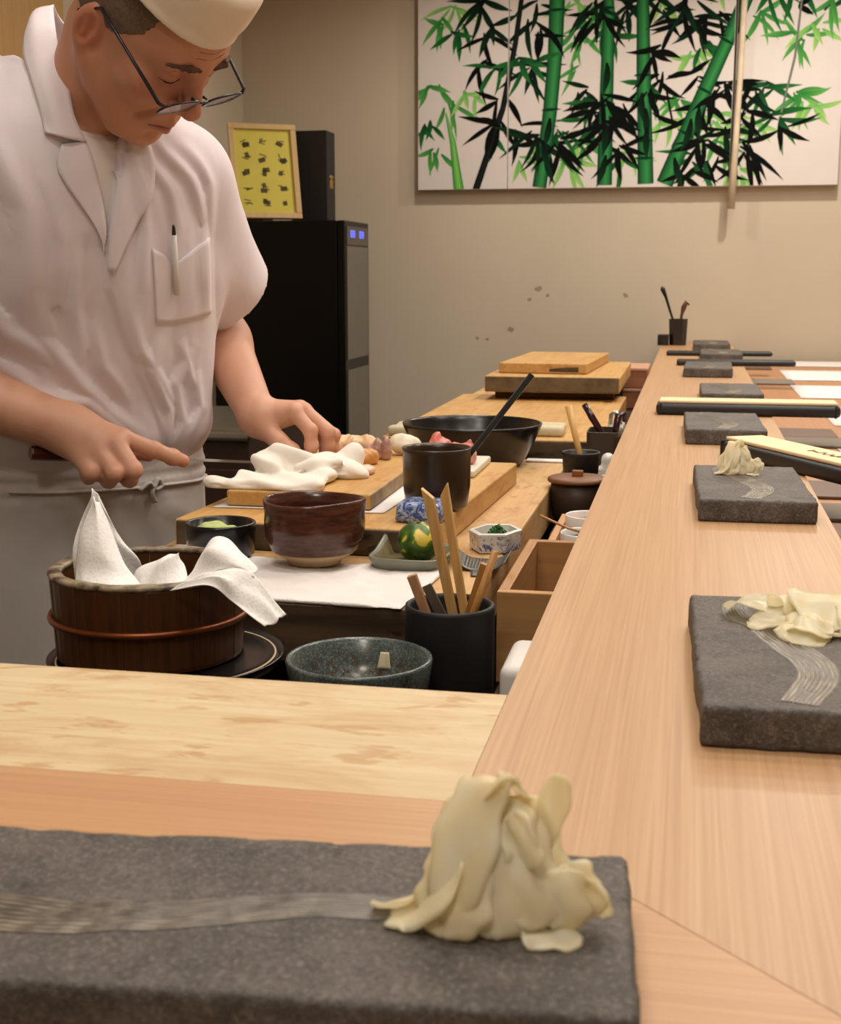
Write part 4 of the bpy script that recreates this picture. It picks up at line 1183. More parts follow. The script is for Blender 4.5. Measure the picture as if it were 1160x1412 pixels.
lump('shellfish', 'pale peach shellfish heap behind the brown piece', 'seafood', (-0.507, 1.968, BZ), [((-.014, 0, .014), (.028, .022, .022)), ((.020, .006, .014), (.024, .018, .021)), ((-.024, .010, .022), (.014, .012, .014)), ((.004, -.01, .02), (.014, .012, .014))], srgb(226, 188, 148), 2, 0.45, 0.004, 120, None, 'shellfish pieces')
lump('clam', 'purplish striped clam foot standing beside the peach shellfish', 'seafood', (-0.4600, 1.964, BZ), [((-.006, 0, .015), (.008, .010, .020)), ((.008, -.004, .016), (.008, .010, .021)), ((-.022, 0, .010), (.012, .010, .012))], srgb(176, 138, 126), 3, 0.35, 0.002, 140)
lump('squid_block', 'white squid block at the far end of the narrow board', 'seafood', (-0.4370, 2.020, BZ), [((0, 0, .016), (.026, .016, .018)), ((.012, .004, .014), (.018, .014, .015))], srgb(228, 220, 200), 4, 0.35, 0.003, 90)
lump('clam_slice', 'thin pinkish shellfish slice at the right of the cloth', 'seafood', (-0.4500, 1.815, BZ), [((0, 0, .006), (.014, .024, .007)), ((.004, -.012, .006), (.010, .012, .007))], srgb(226, 190, 168), 5, 0.3, 0.001, 120)
o = link('white_tray', box_mesh('white_tray', (-0.3655, 2.035, 0.9115), (0.105, 0.17, 0.011), 0.003), plain('white_melamine', srgb(216, 212, 198), 0.4), None)
tag(o, 'thin white tray behind the bronze cup', 'tray')
lump('tuna_piece', 'left lump of pink red tuna on the white tray', 'seafood', (-0.388, 2.050, 0.917), [((0, 0, .018), (.017, .018, .026)), ((.012, -.004, .010), (.012, .012, .012))], srgb(214, 122, 112), 6, 0.35, 0.006, 130, None, 'tuna pieces')
lump('tuna_piece', 'middle lump of pink red tuna on the white tray', 'seafood', (-0.352, 2.045, 0.917), [((0, 0, .014), (.022, .016, .021)), ((.012, .002, .012), (.012, .012, .014))], srgb(212, 126, 116), 7, 0.35, 0.006, 130, None, 'tuna pieces')
lump('tuna_piece', 'paler pink tuna end at the right of the white tray', 'seafood', (-0.327, 2.020, 0.917), [((0, 0, .010), (.010, .014, .013)), ((-.008, .004, .010), (.010, .010, .011))], srgb(214, 150, 136), 8, 0.35, 0.003, 120, None, 'tuna pieces')
# the big black rice bowl
t = thing('rice_bowl', 'wide black lacquer rice mixing bowl behind the bronze cup', 'bowl', (-0.381, 2.345, 0.8703))
link('bowl', lathe('bowl', [(0.0005, 0.0), (0.085, 0.0), (0.092, 0.004), (0.112, 0.040), (0.1255, 0.0715), (0.1265, 0.0755), (0.1235, 0.0765), (0.1215, 0.0735), (0.118, 0.066), (0.108, 0.040), (0.085, 0.010), (0.0005, 0.008)], 88), M['black'], t)
o = link('white_strip', box_mesh('white_strip', (-0.238, 2.402, 0.8722), (0.10, 0.03, 0.003), 0.001), M['paper'])
tag(o, 'narrow white strip at the far end of the work table', 'paper')
for x, y, lab, z in ((-0.265, 2.58, 'pale folded cloth right of the black rice bowl', 0.9006), (-0.540, 2.535, 'pale folded cloth left behind the black rice bowl', 0.9006)):
    o = link('folded_cloth', sdf_mesh('folded_cloth', lambda p: np.maximum(rbox(p, (0, 0, .009), (.060, .105, .018), .006) + .002 * vnoise(p, 60, 4), 0.0003 - p[:, 2]), (-.04, -.065, -.004), (.04, .065, .03), .003), plain('pale_cloth', srgb(196, 188, 158), 0.9), None, (x, y, z))
    tag(o, lab, 'cloth', 'folded cloths by the rice bowl')

# ------------------------------------------------------------------ between table and ledge
bx = thing('open_wooden_box', 'open oak box standing against the ledge behind the utensil pot', 'box', (-0.0965, 1.485, 0.7805))
link('front_board', box_mesh('front_board', (0, -0.137, 0.05), (0.188, 0.012, 0.10), 0.0012), M['oak'], bx)
link('back_board', box_mesh('back_board', (0, 0.137, 0.05), (0.188, 0.012, 0.10), 0.0012), M['oak_in'], bx)
link('side_board', box_mesh('side_board', (-0.088, 0, 0.05), (0.012, 0.261, 0.10), 0.0012), wood('oak_long', srgb(190, 144, 90), srgb(150, 106, 60), 'Y', 120), bx)
link('side_board', box_mesh('side_board', (0.088, 0, 0.05), (0.012, 0.261, 0.10), 0.0012), M['oak'], bx)
link('bottom', box_mesh('bottom', (0, 0, 0.005), (0.163, 0.261, 0.008), 0.0005), M['oak'], bx)
t = thing('lacquer_bowl', 'glossy black lacquer bowl upside down inside the oak box', 'bowl', (-0.118, 1.475, 0.7900))
link('bowl', lathe('bowl', [(0.0440, 0.0), (0.0455, 0.001), (0.046, 0.010), (0.040, 0.040), (0.026, 0.062), (0.018, 0.066), (0.018, 0.074), (0.015, 0.074), (0.014, 0.068), (0.0005, 0.066)], 48), M['black'], t)
o = link('white_container', box_mesh('white_container', (-0.090, 1.175, 0.8175), (0.135, 0.10, 0.094), 0.010, 4, smooth=True), M['white'])
tag(o, 'white plastic container corner beside the ledge in front of the oak box', 'container')
b2x = thing('small_wooden_tray', 'small light wooden tray holding two porcelain cups by the ledge', 'tray', (-0.0945, 1.79, 0.7805))
for nm, c, s in (('front_board', (0, -0.13, .040), (.165, .010, .080)), ('back_board', (0, .13, .040), (.165, .010, .080)), ('side_board', (-.0775, 0, .040), (.010, .250, .080)), ('side_board', (.0775, 0, .040), (.010, .250, .080)), ('bottom', (0, 0, .004), (.145, .250, .006))):
    link(nm, box_mesh(nm, c, s, 0.001), wood('light_tray_wood', srgb(206, 160, 112), srgb(176, 128, 82), 'Y' if nm == 'side_board' else 'X', 120), b2x)
for x, y, lab, zz, ins in ((-0.1290, 1.828, 'far porcelain cup with pink red inside in the small tray', 0.001, srgb(196, 130, 110)), (-0.127, 1.735, 'near porcelain cup with dark sauce in the small tray', -0.006, srgb(30, 22, 22))):
    t = thing('porcelain_cup', lab, 'cup', (x, y, 0.7880), 0, 'porcelain cups in the tray')
    link('cup', lathe('cup', [(0.0005, 0.0), (0.020, 0.0), (0.024, 0.003), (0.033, 0.06), (0.0345, 0.088 + zz), (0.0335, 0.0895 + zz), (0.0320, 0.088 + zz), (0.030, 0.06), (0.02, 0.008), (0.0005, 0.006)], 48), blueware('cup_glaze' + str(len(bpy.data.materials)), 0.60, (226, 224, 220), (40, 60, 120), 40), t)
    o = link('contents', lathe('contents', [(0.0005, 0.074), (0.0302, 0.074), (0.0308, 0.0795 + zz), (0.0005, 0.0800 + zz)], 32), plain('sauce' + str(len(bpy.data.materials)), ins, 0.3), t)
o = link('small_spoon', tube('small_spoon', [(-0.110, 1.72, 0.868), (-0.150, 1.715, 0.8795), (-0.1865, 1.708, 0.8965)], [0.0030, 0.0026, 0.0030], 10, flat=0.6), M['bamboo_dark'])
tag(o, 'thin bamboo spoon leaning out of the near porcelain cup', 'spoon')
t = thing('lidded_pot', 'round brown pot with flat wooden lid against the ledge', 'pot', (-0.1700, 2.11, 0.8205))
link('body', lathe('body', [(0.0005, 0.0), (0.036, 0.0), (0.040, 0.004), (0.0425, 0.030), (0.0425, 0.0600), (0.0395, 0.0602), (0.039, 0.010), (0.0005, 0.008)], 56), M['lidpot'], t)
lid_ = link('lid', lathe('lid', [(0.0005, 0.0604), (0.0475, 0.0604), (0.0485, 0.0622), (0.0480, 0.0655), (0.0440, 0.0680), (0.0005, 0.0690)], 56), M['lidwood'], t)
link('knob', box_mesh('knob', (0, 0, 0.0735), (0.018, 0.011, 0.010), 0.0018), plain('knob_wood', srgb(140, 84, 48), 0.5), lid_)
t = thing('small_black_pot', 'small black pot with wooden stick behind the lidded pot', 'pot', (-0.1735, 2.215, 0.8205))
link('body', lathe('body', [(0.0005, 0.0), (0.024, 0.0), (0.026, 0.004), (0.0315, 0.088), (0.0325, 0.0935), (0.0315, 0.0950), (0.029, 0.0935), (0.023, 0.010), (0.0005, 0.008)], 48), plain('black_stoneware', srgb(30, 29, 26), 0.45, 0.2), t)
o = link('wooden_stick', tube('wooden_stick', [(-0.163, 2.213, 0.835), (-0.1775, 2.214, 0.918), (-0.1965, 2.216, 0.992)], [0.0038, 0.0050, 0.0062], 14), M['bamboo'])
tag(o, 'pale round wooden stick standing in the small black pot', 'stick')
t = thing('cutlery_box', 'dark brown box of plum coloured lacquer spoons near the far boards', 'box', (-0.1485, 2.42, 0.8205))
link('body', loft('body', [sring(.0295, .050, 0, 32, 8), sring(.0295, .050, .109, 32, 8), sring(.0265, .047, .1095, 32, 8), sring(.0265, .047, .010, 32, 8)], False), plain('box_brown', srgb(66, 52, 40), 0.5, 0.1), t)
plum = plain('plum_lacquer', srgb(46, 20, 30), 0.18, 0.15)
for pts, rr, lab in (([(-0.150, 2.67, 0.84), (-0.172, 2.675, 0.898), (-0.190, 2.68, 0.925), (-0.206, 2.685, 0.950)], [.004, .006, .0065, .0055], 'plum lacquer spoon leaning furthest left with a bright tip'),
                     ([(-0.158, 2.70, 0.84), (-0.176, 2.70, 0.900), (-0.187, 2.70, 0.917)], [.004, .0055, .005], 'short plum lacquer spoon beside the leaning one'),
                     ([(-0.140, 2.67, 0.84), (-0.140, 2.672, 0.905), (-0.136, 2.675, 0.930), (-0.126, 2.68, 0.932), (-0.122, 2.685, 0.918)], [.004, .006, .007, .006, .005], 'plum lacquer ladle with hooked top in the brown box')):
    pts = [(x_ * .8963, y_ * .8963, 1.21 - (1.21 - z_) * .8963) for x_, y_, z_ in pts]
    o = link('lacquer_spoon', tube('lacquer_spoon', pts, rr, 12, flat=0.8), plum)
    tag(o, lab, 'spoon', 'lacquer spoons in the brown box')
t = thing('grey_caddy', 'grey plastic caddy behind the lacquer spoons', 'caddy', (-0.1365, 2.60, 0.8205))
link('body', box_mesh('body', (0, 0, 0.050), (0.034, 0.10, 0.10), 0.006), plain('grey_plastic', srgb(150, 146, 136), 0.5), t)
link('steel_clip', tube('steel_clip', [(-0.012, 0, 0.09), (-0.010, 0, 0.118), (-0.002, 0, 0.124), (0.007, 0, 0.116), (0.009, 0, 0.09)], 0.004, 10), M['steel'], t)
t = thing('white_holder', 'white two-lobed chopstick rest dish right of the small black pot', 'holder', (-0.1490, 2.305, 0.8205))
link('dish', sdf_mesh('dish', lambda p: np.maximum(smin(smin(cap(p, (-.014, 0, .0), (-.014, 0, .066), .010, .012), cap(p, (.016, 0, .0), (.016, 0, .070), .010, .012), .006), rbox(p, (0, 0, .028), (.04, .02, .056), .005), .008), 0.0003 - p[:, 2]), (-.035, -.02, -.004), (.038, .02, .09), .0025), M['porcelain'], t)
o = link('steel_case', box_mesh('steel_case', (-0.1330, 2.258, 0.8470), (0.030, 0.040, 0.052), 0.004), M['steel'])
tag(o, 'small steel case in front of the white two-lobed holder', 'case')
# joints of the hands and arms (metres)
J = {
    'rw': (-0.793, 1.59, 1.01),
    're': (-0.987, 1.54, 1.084),
    'ri': [(-0.722, 1.595, 1.0), (-0.689, 1.62, 0.982), (-0.671, 1.64, 0.97), (-0.66, 1.65, 0.964)],
    'rm': [(-0.723, 1.58, 0.994), (-0.694, 1.565, 0.963), (-0.709, 1.585, 0.948), (-0.728, 1.605, 0.949)],
    'rr': [(-0.743, 1.575, 0.987), (-0.715, 1.555, 0.96), (-0.733, 1.575, 0.947), (-0.75, 1.597, 0.95)],
    'rp': [(-0.767, 1.575, 0.981), (-0.748, 1.56, 0.96), (-0.761, 1.575, 0.95), (-0.774, 1.592, 0.953)],
    'rt': [(-0.788, 1.615, 1.0), (-0.759, 1.635, 0.986), (-0.727, 1.645, 0.976), (-0.707, 1.645, 0.971)],
    'lw': (-0.614, 1.83, 1.005),
    'le': (-0.747, 1.975, 1.163),
    'li': [(-0.558, 1.825, 1.014), (-0.532, 1.82, 0.988), (-0.532, 1.825, 0.966), (-0.537, 1.83, 0.944)],
    'lm': [(-0.554, 1.845, 1.017), (-0.513, 1.845, 0.983), (-0.515, 1.85, 0.964), (-0.52, 1.85, 0.948)],
    'lr': [(-0.554, 1.865, 1.012), (-0.511, 1.87, 0.976), (-0.514, 1.87, 0.959), (-0.52, 1.87, 0.943)],
    'lp': [(-0.562, 1.885, 1.003), (-0.53, 1.89, 0.971), (-0.53, 1.888, 0.958), (-0.531, 1.885, 0.948)],
    'lt': [(-0.6, 1.82, 0.99), (-0.577, 1.81, 0.973), (-0.558, 1.812, 0.959), (-0.549, 1.82, 0.945)],
    'kh0': (-0.84, 1.572, 0.98),
    'kh1': (-0.707, 1.615, 0.97),
    'kb': (-0.61, 1.8, 0.943),
}
# ------------------------------------------------------------------ the chef
AX = np.array([0.64, 0.768, 0.0])        # towards his left
FR = np.array([0.768, -0.64, 0.0])       # the way his chest faces
HC = np.array([-0.668, 1.578, 1.505])    # between the ears
hf = np.array([0.61, -0.08, -0.78])
hf /= np.linalg.norm(hf)
hu = np.array([0.68, -0.44, 0.58])
hu -= hf * (hu @ hf)
hu /= np.linalg.norm(hu)
hr = np.cross(hf, hu)
HM = np.stack([hr, hf, hu], 1)           # columns: right, forward, up
def hd(x, y, z):
    return HC + HM @ np.array([x, y, z])

def chain(p, pts, rad, k=0.004):
    d = None
    for a, b, ra, rb in zip(pts[:-1], pts[1:], rad[:-1], rad[1:]):
        e = cap(p, a, b, ra, rb)
        d = e if d is None else smin(d, e, k)
    return d

def head_sdf(P):
    p = (P - HC) @ HM
    s = p.copy()
    s[:, 0] = np.abs(s[:, 0])
    d = ell(p, (0, -.008, .042), (.0765, .100, .086))
    d = smin(d, ell(p, (0, .030, -.020), (.066, .066, .082)), .03)
    d = smin(d, ell(p, (0, .066, .050), (.056, .036, .045)), .02)
    d = smin(d, cap(s, (.056, .000, -.040), (.030, .060, -.086), .022, .022), .03)
    d = smin(d, ell(p, (0, .076, -.094), (.026, .022, .020)), .02)
    d = smin(d, ell(s, (.046, .064, -.010), (.022, .022, .020)), .018)
    d = smin(d, cap(s, (0, .093, .041), (.040, .082, .041), .011, .009), .012)
    d = smax(d, -ell(s, (.0325, .1005, .021), (.022, .0165, .0145)), .010)
    d = smin(d, ell(s, (.0315, .0815, .0205), (.0165, .0135, .0135)), .004)
    d = smax(d, -cap(s, (.018, .0985, .0150), (.045, .0895, .0165), .0012), .003)
    d = smax(d, -cap(s, (.019, .0985, .0270), (.046, .0870, .0265), .0010), .003)
    d = smin(d, cap(p, (0, .094, .036), (0, .1165, -.011), .0085, .0112), .012)
    d = smin(d, ell(p, (0, .1175, -.0145), (.0130, .0115, .0105)), .006)
    d = smin(d, ell(s, (.0145, .1045, -.0185), (.0085, .0105, .0080)), .006)
    d = smax(d, -ell(s, (.0075, .1100, -.0262), (.0042, .006, .004)), .003)
    d = smin(d, ell(p, (0, .078, -.052), (.034, .026, .026)), .016)
    d = smin(d, cap(s, (0, .1040, -.0500), (.0225, .0930, -.0545), .0062, .0030), .005)
    d = smin(d, cap(s, (0, .1025, -.0635), (.0205, .0930, -.0605), .0068, .0030), .005)
    d = smax(d, -cap(s, (0, .1105, -.0568), (.0255, .0960, -.0580), .0016), .003)
    d = smax(d, -cap(s, (.0195, .1000, -.024), (.0360, .0800, -.0560), .0014), .010)
    d = smax(d, -cap(s, (.012, .0960, -.078), (-.012, .0960, -.078), .004), .010)
    for zz in (.058, .066, .074):
        d = smax(d, -cap(s, (0, .1045, zz), (.034, .0950, zz + .002), .0010), .004)
    # ears
    q = s - np.array([.0775, -.010, -.002])
    ca, sa = math.cos(.35), math.sin(.35)
    q = np.stack([q[:, 0] * ca + q[:, 1] * sa, -q[:, 0] * sa + q[:, 1] * ca, q[:, 2]], 1)
    e = ell(q, (0, 0, .004), (.0085, .0185, .031))
    e = smin(e, ell(q, (-.002, .004, -.024), (.008, .010, .012)), .008)
    e = smax(e, -ell(q, (.0085, .001, .004), (.0068, .0115, .0205)), .004)
    e = smin(e, ell(q, (.001, .0120, -.004), (.005, .005, .009)), .004)
    e = smin(e, cap(q, (.003, -.004, .018), (.003, .000, -.006), .0030), .004)
    d = smin(d, e, .006)
    return d

NB = np.array([-0.785, 1.652, 1.395])
def hand_sdf(P, wr, fs, th, palm_r, fr):
    d = None
    for i, f in enumerate(fs):
        m = np.array(f[0])
        e = cap(P, np.array(wr), m, palm_r[0], palm_r[1])
        d = e if d is None else smin(d, e, .014)
    for f, r in zip(fs, fr):
        e = chain(P, [np.array(q) for q in f], [r * 1.12, r, r * .93, r * .82], .003)
        for q in f[1:3]:
            e = smin(e, np.linalg.norm(P - np.array(q), axis=-1) - r * 1.05, .004)
        d = smin(d, e, .0045)
    t = chain(P, [np.array(q) for q in th], [.0165, .0130, .0112, .0090], .006)
    d = smin(d, cap(P, np.array(wr), np.array(th[0]), palm_r[0], .017), .014)
    return smin(d, t, .006)

RSH, LSH = np.array([-.905, 1.585, 1.375]), np.array([-.705, 1.768, 1.335])
def skin_sdf(P):
    d = head_sdf(P)
    d = smin(d, cap(P, hd(0, -.034, -.045), NB, .053, .060), .022)
    d = smin(d, cap(P, hd(.012, .030, -.085), NB + FR * .045 + np.array([0, 0, .03]), .018, .02), .03)
    # throat and chest core, then the arms
    d = smin(d, ell(P, (-.805, 1.69, 1.32), (.08, .08, .09)), .03)
    for S_, E_, W_, r in ((RSH, J['re'], J['rw'], (.055, .046, .043, .0315)), (LSH, J['le'], J['lw'], (.050, .044, .042, .0270))):
        E_, W_ = np.array(E_), np.array(W_)
        a = smin(cap(P, np.array([-.81, 1.69, 1.345]), S_, .045, r[0]), cap(P, S_, E_, r[0], r[1]), .03)
        mid = E_ + (W_ - E_) * .35
        a = smin(a, smin(cap(P, E_, mid, r[1], r[2]), cap(P, mid, W_, r[2], r[3]), .02), .02)
        d = smin(d, a, .02)
    d = smin(d, hand_sdf(P, J['rw'], [J['ri'], J['rm'], J['rr'], J['rp']], J['rt'], (.0270, .0135), (.0108, .0112, .0106, .0092)), .012)
    d = smin(d, cap(P, np.array(J['rw']) + np.array([.012, -.006, -.014]), np.array(J['rp'][1]), .024, .0115), .012)
    d = smin(d, cap(P, np.array(J['rw']) + np.array([.02, .0, -.004]), np.array(J['rr'][0]) + np.array([0, 0, -.006]), .026, .016), .012)
    d = smin(d, hand_sdf(P, J['lw'], [J['li'], J['lm'], J['lr'], J['lp']], J['lt'], (.0210, .0120), (.0100, .0102, .0096, .0086)), .012)
    return d

body_me = sdf_mesh('body', skin_sdf, (-1.02, 1.38, .925), (-.46, 2.06, 1.655), .0022, 1.7, 6)
V = verts_np(body_me)
hl = (V - HC) @ HM
base = np.array(srgb(206, 156, 130)[:3])
col = np.tile(base, (len(V), 1))
def blend(mask, c):
    global col
    m = np.clip(mask, 0, 1)[:, None]
    col = col * (1 - m) + np.array(srgb(*c)[:3]) * m
g = lambda c, r: np.exp(-(((hl - np.array(c)) / np.array(r)) ** 2).sum(1))
ishead = (np.abs(hl[:, 0]) < .12) & (hl[:, 2] > -.13) & (np.abs(hl[:, 1]) < .14)
blend(ishead * .6, (190, 130, 98))
sx = np.abs(hl)
gs = lambda c, r: np.exp(-(((np.stack([np.abs(hl[:, 0]), hl[:, 1], hl[:, 2]], 1) - np.array(c)) / np.array(r)) ** 2).sum(1))
blend(gs((.046, .08, -.012), (.022, .03, .02)) * .5, (182, 96, 76))
blend(g((0, .118, -.02), (.016, .02, .016)) * .5, (178, 92, 72))
blend(gs((.010, .102, -.057), (.016, .012, .007)) * .8, (142, 76, 66))
blend(gs((.08, -.01, 0), (.014, .03, .035)) * .55, (186, 96, 72))
blend(gs((.032, .092, .012), (.02, .02, .01)) * .35, (136, 84, 62))  # shade of the bags under the eyes, painted into the skin
for f in ('ri', 'rm', 'rr', 'rp', 'rt', 'li', 'lm', 'lr', 'lp', 'lt'):
    for k, (q_, s_) in enumerate(zip(J[f], (.012, .010, .009, .012))):
        blend(np.exp(-((V - np.array(q_)) ** 2).sum(1) / s_ ** 2) * (.5 if k in (0, 1) else .3 if k == 2 else .6), (192, 108, 88))
blend(np.clip(vnoise(V, 90, 3) - .4, 0, 1) * .25, (160, 98, 72))
set_col(body_me, col)

chef = thing('person', 'chef in white coat, cap and slipped spectacles leaning over the cutting board with a knife', 'person', (-.86, 1.78, 0))
CO = np.array([-.86, 1.78, 0.0])
def wear(name, mesh, mat, parent=None):
    o = link(name, mesh, mat, chef if parent is None else parent)
    if parent is None:
        o.matrix_parent_inverse = Matrix.Translation(-Vector(CO))
    else:
        o.matrix_parent_inverse = Matrix.Translation(-Vector(CO)) if False else Matrix.Identity(4)
    return o
wear('body', body_me, M['skin'])

# ---- coat
COLLAR_T = [(-.753, 1.565, 1.400), (-.764, 1.575, 1.434), (-.780, 1.590, 1.466), (-.796, 1.612, 1.510), (-.822, 1.662, 1.552), (-.832, 1.705, 1.540), (-.800, 1.728, 1.500), (-.745, 1.712, 1.445)]
COLLAR_O = [(-.786, 1.545, 1.390), (-.791, 1.548, 1.410), (-.806, 1.560, 1.444), (-.828, 1.585, 1.484), (-.842, 1.632, 1.520), (-.870, 1.730, 1.490), (-.805, 1.775, 1.445), (-.720, 1.745, 1.410)]
TS = np.array([  # z, x, y, half width, half depth
    [1.470, -.805, 1.660, .075, .070],
    [1.430, -.803, 1.664, .118, .085],
    [1.385, -.800, 1.672, .168, .104],
    [1.320, -.800, 1.684, .192, .120],
    [1.220, -.812, 1.704, .195, .128],
    [1.120, -.832, 1.738, .186, .130],
    [1.040, -.852, 1.768, .186, .136],
    [0.985, -.864, 1.785, .190, .142],
    [0.940, -.868, 1.790, .172, .124],
    [0.880, -.868, 1.790, .170, .120]])
TF = np.array([crom(TS[::-1], t) for t in np.linspace(0, 1, 220)])
def torso(P, grow=0.0):
    z = np.clip(P[:, 2], TS[-1, 0], TS[0, 0])
    ip = lambda k: np.interp(z, TF[:, 0], TF[:, k])
    dx, dy = P[:, 0] - ip(1), P[:, 1] - ip(2)
    u = dx * AX[0] + dy * AX[1]
    v = dx * FR[0] + dy * FR[1]
    a, b = ip(3) + grow, ip(4) + grow
    n = 2.35
    k = ((np.abs(u) / a) ** n + (np.abs(v) / b) ** n + 1e-9) ** (1 / n)
    d = (k - 1) * np.minimum(a, b) * (0.75 + 0.25 * np.clip(k, 0, 1))
    d = np.maximum(d, P[:, 2] - TS[0, 0])
    return d, u, v
HEML = np.array([-.6905, 1.935, 1.176])
def sleeve(P, S_, E_, r0, r1, cut):
    ax = (E_ - S_) / np.linalg.norm(E_ - S_)
    t = (P - S_) @ ax
    d = cap(P, S_, E_ + ax * .1, r0, r1)
    return smax(d, t - cut, .004), t
def _uz(pts):
    return [(-.026 + (a - 148) * (.00094 if a < 210 else .00112), 1.587 - b * .001) for a, b in pts]
CREASES = [(_uz(p), w, a) for p, w, a in (
    ([(10, 190), (42, 300), (36, 400), (52, 470)], .016, .0075), ([(70, 250), (78, 340), (66, 430)], .013, .0055), ([(100, 330), (92, 420), (108, 500)], .012, .006),
    ([(-20, 470), (40, 530), (110, 545), (185, 606)], .012, .0085), ([(30, 440), (90, 500), (140, 560), (200, 600)], .010, .0065), ([(118, 430), (140, 500), (178, 555)], .010, .006), ([(-40, 380), (10, 450), (70, 490)], .013, .007),
    ([(205, 215), (232, 270), (246, 330)], .009, .0055), ([(228, 205), (262, 262), (284, 322)], .009, .0060), ([(196, 240), (204, 320), (196, 400)], .010, .0055), ([(262, 200), (288, 260), (292, 330)], .010, .006),
    ([(284, 300), (276, 380), (282, 440)], .009, .0055), ([(176, 420), (192, 480), (232, 545), (262, 560)], .009, .0065), ([(214, 450), (206, 505), (228, 560), (224, 610)], .009, .0070), ([(262, 470), (238, 520), (250, 580), (236, 625)], .010, .0080), ([(276, 500), (284, 560), (262, 610)], .010, .0075), ([(240, 460), (262, 510), (286, 540)], .008, .0055),
    ([(60, 560), (120, 580), (160, 615)], .010, .006), ([(-30, 560), (20, 590), (80, 630)], .012, .007))]
def coat_sdf(P):
    d, u, v = torso(P)
    z = P[:, 2]
    d = smin(d, cap(P, np.array([-.80, 1.675, 1.405]), RSH + np.array([0, 0, .012]), .06, .066), .05)
    d = smin(d, cap(P, np.array([-.80, 1.675, 1.395]), LSH + np.array([0, 0, .005]), .06, .066), .05)
    d = smin(d, cap(P, np.array([-.835, 1.650, 1.440]), RSH + np.array([0, .01, .055]), .052, .040), .05)
    axl = (HEML - LSH) / np.linalg.norm(HEML - LSH)
    tl = (P - LSH) @ axl
    sl = cap(P, LSH, HEML + axl * .14, .072, .064)
    cutn = axl + .42 * np.array([.98, .2, 0])
    cutn /= np.linalg.norm(cutn)
    sr, tr = sleeve(P, RSH, RSH + np.array([-.09, -.01, -.20]), .078, .088, .205)
    d = smin(d, sr, .03)
    # folds: rounded ridges with sharp valleys
    w_ = vnoise(P * [1, 1, .4], 9, 5)
    w2 = vnoise(P, 17, 6)
    m1 = np.clip(.55 + .8 * vnoise(P * [1, 1, .6], 7, 2), 0, 1.2)
    m2 = np.clip(.50 + .8 * vnoise(P * [1, 1, .8], 8, 3), 0, 1.2)
    lo = np.clip((1.42 - z) / .22, .35, 1)
    fo = -.0050 * lo * m1 * np.abs(np.sin(u * 24 + 1.5 * w_ + 1.8 * z + .4 * w2)) + .0025
    fi = .0030 * vnoise(P * [1, 1, .45], 24, 8)
    uw, zw = u + .006 * vnoise(P, 30, 41), z + .006 * vnoise(P, 26, 42)
    cr = np.zeros(len(P))
    for pts, wd, am in CREASES:
        ln = [0.0]
        for (ua, za), (ub, zb) in zip(pts[:-1], pts[1:]):
            ln.append(ln[-1] + math.hypot(ub - ua, zb - za))
        for k, ((ua, za), (ub, zb)) in enumerate(zip(pts[:-1], pts[1:])):
            ex, ez = ub - ua, zb - za
            L2 = ex * ex + ez * ez
            t = np.clip(((uw - ua) * ex + (zw - za) * ez) / L2, 0, 1)
            du, dz = uw - ua - t * ex, zw - za - t * ez
            sd = (du * ez - dz * ex) / math.sqrt(L2)
            ds2 = du * du + dz * dz
            tp = np.sin(np.pi * np.clip((ln[k] + t * math.sqrt(L2)) / ln[-1], .02, .98)) ** .7
            e = am * tp * (np.exp(-ds2 / wd ** 2) - .35 * np.exp(-((sd - 1.6 * wd) / (.8 * wd)) ** 2) * np.exp(-np.maximum(0, ds2 - sd * sd) / wd ** 2))
            cr = np.where(np.abs(e) > np.abs(cr), e, cr)
    fi = fi - cr * (v > -.03)
    d = d + fo + fi
    sl = sl + .0020 * vnoise(P, 40, 8) - .0060 * m2 * np.abs(np.sin(u * 46 + v * 30 + 1.2 * w2)) * np.clip((tl - .02) / .06, 0, 1)
    d = smin(d, np.maximum(sl, (P - HEML) @ cutn), .022)
    # wearer's left front laps over the right
    ue = np.interp(z, [.94, .997, 1.035, 1.082, 1.142, 1.19, 1.245], [.078, .049, .032, .009, -.014, -.030, -.031])
    lap = 1 / (1 + np.exp(-(u - ue) / .0012))
    d = d + np.where(v > 0, .0055 * (1 - lap) * np.exp(np.clip(u - ue, -.3, 0) / .035) * np.clip((1.262 - z) / .02, 0, 1), 0)
    # neck opening: V down to the breast
    hw = np.interp(z, [1.235, 1.285, 1.37, 1.42, 1.5], [-.004, .0065, .0215, .045, .075])
    uc = np.interp(z, [1.24, 1.37, 1.43], [-.030, -.0205, -.008])
    wedge = np.maximum(np.abs(u - uc) - hw, -v)
    d = smax(d, -wedge, .003)
    d = np.maximum(d, -cap(P, NB + np.array([0, 0, -.03]), hd(0, -.05, -.06), .062, .066))
    # hollow cuffs
    d = np.maximum(d, -np.maximum(cap(P, LSH, HEML + axl * .1, .046, .046), -(tl - .12)))
    d = np.maximum(d, .935 - z)
    return d
coat_me = sdf_mesh('coat', coat_sdf, (-1.06, 1.44, .925), (-.57, 2.08, 1.475), .0030, 1.8, 6)
coat = wear('coat', coat_me, M['coat'])

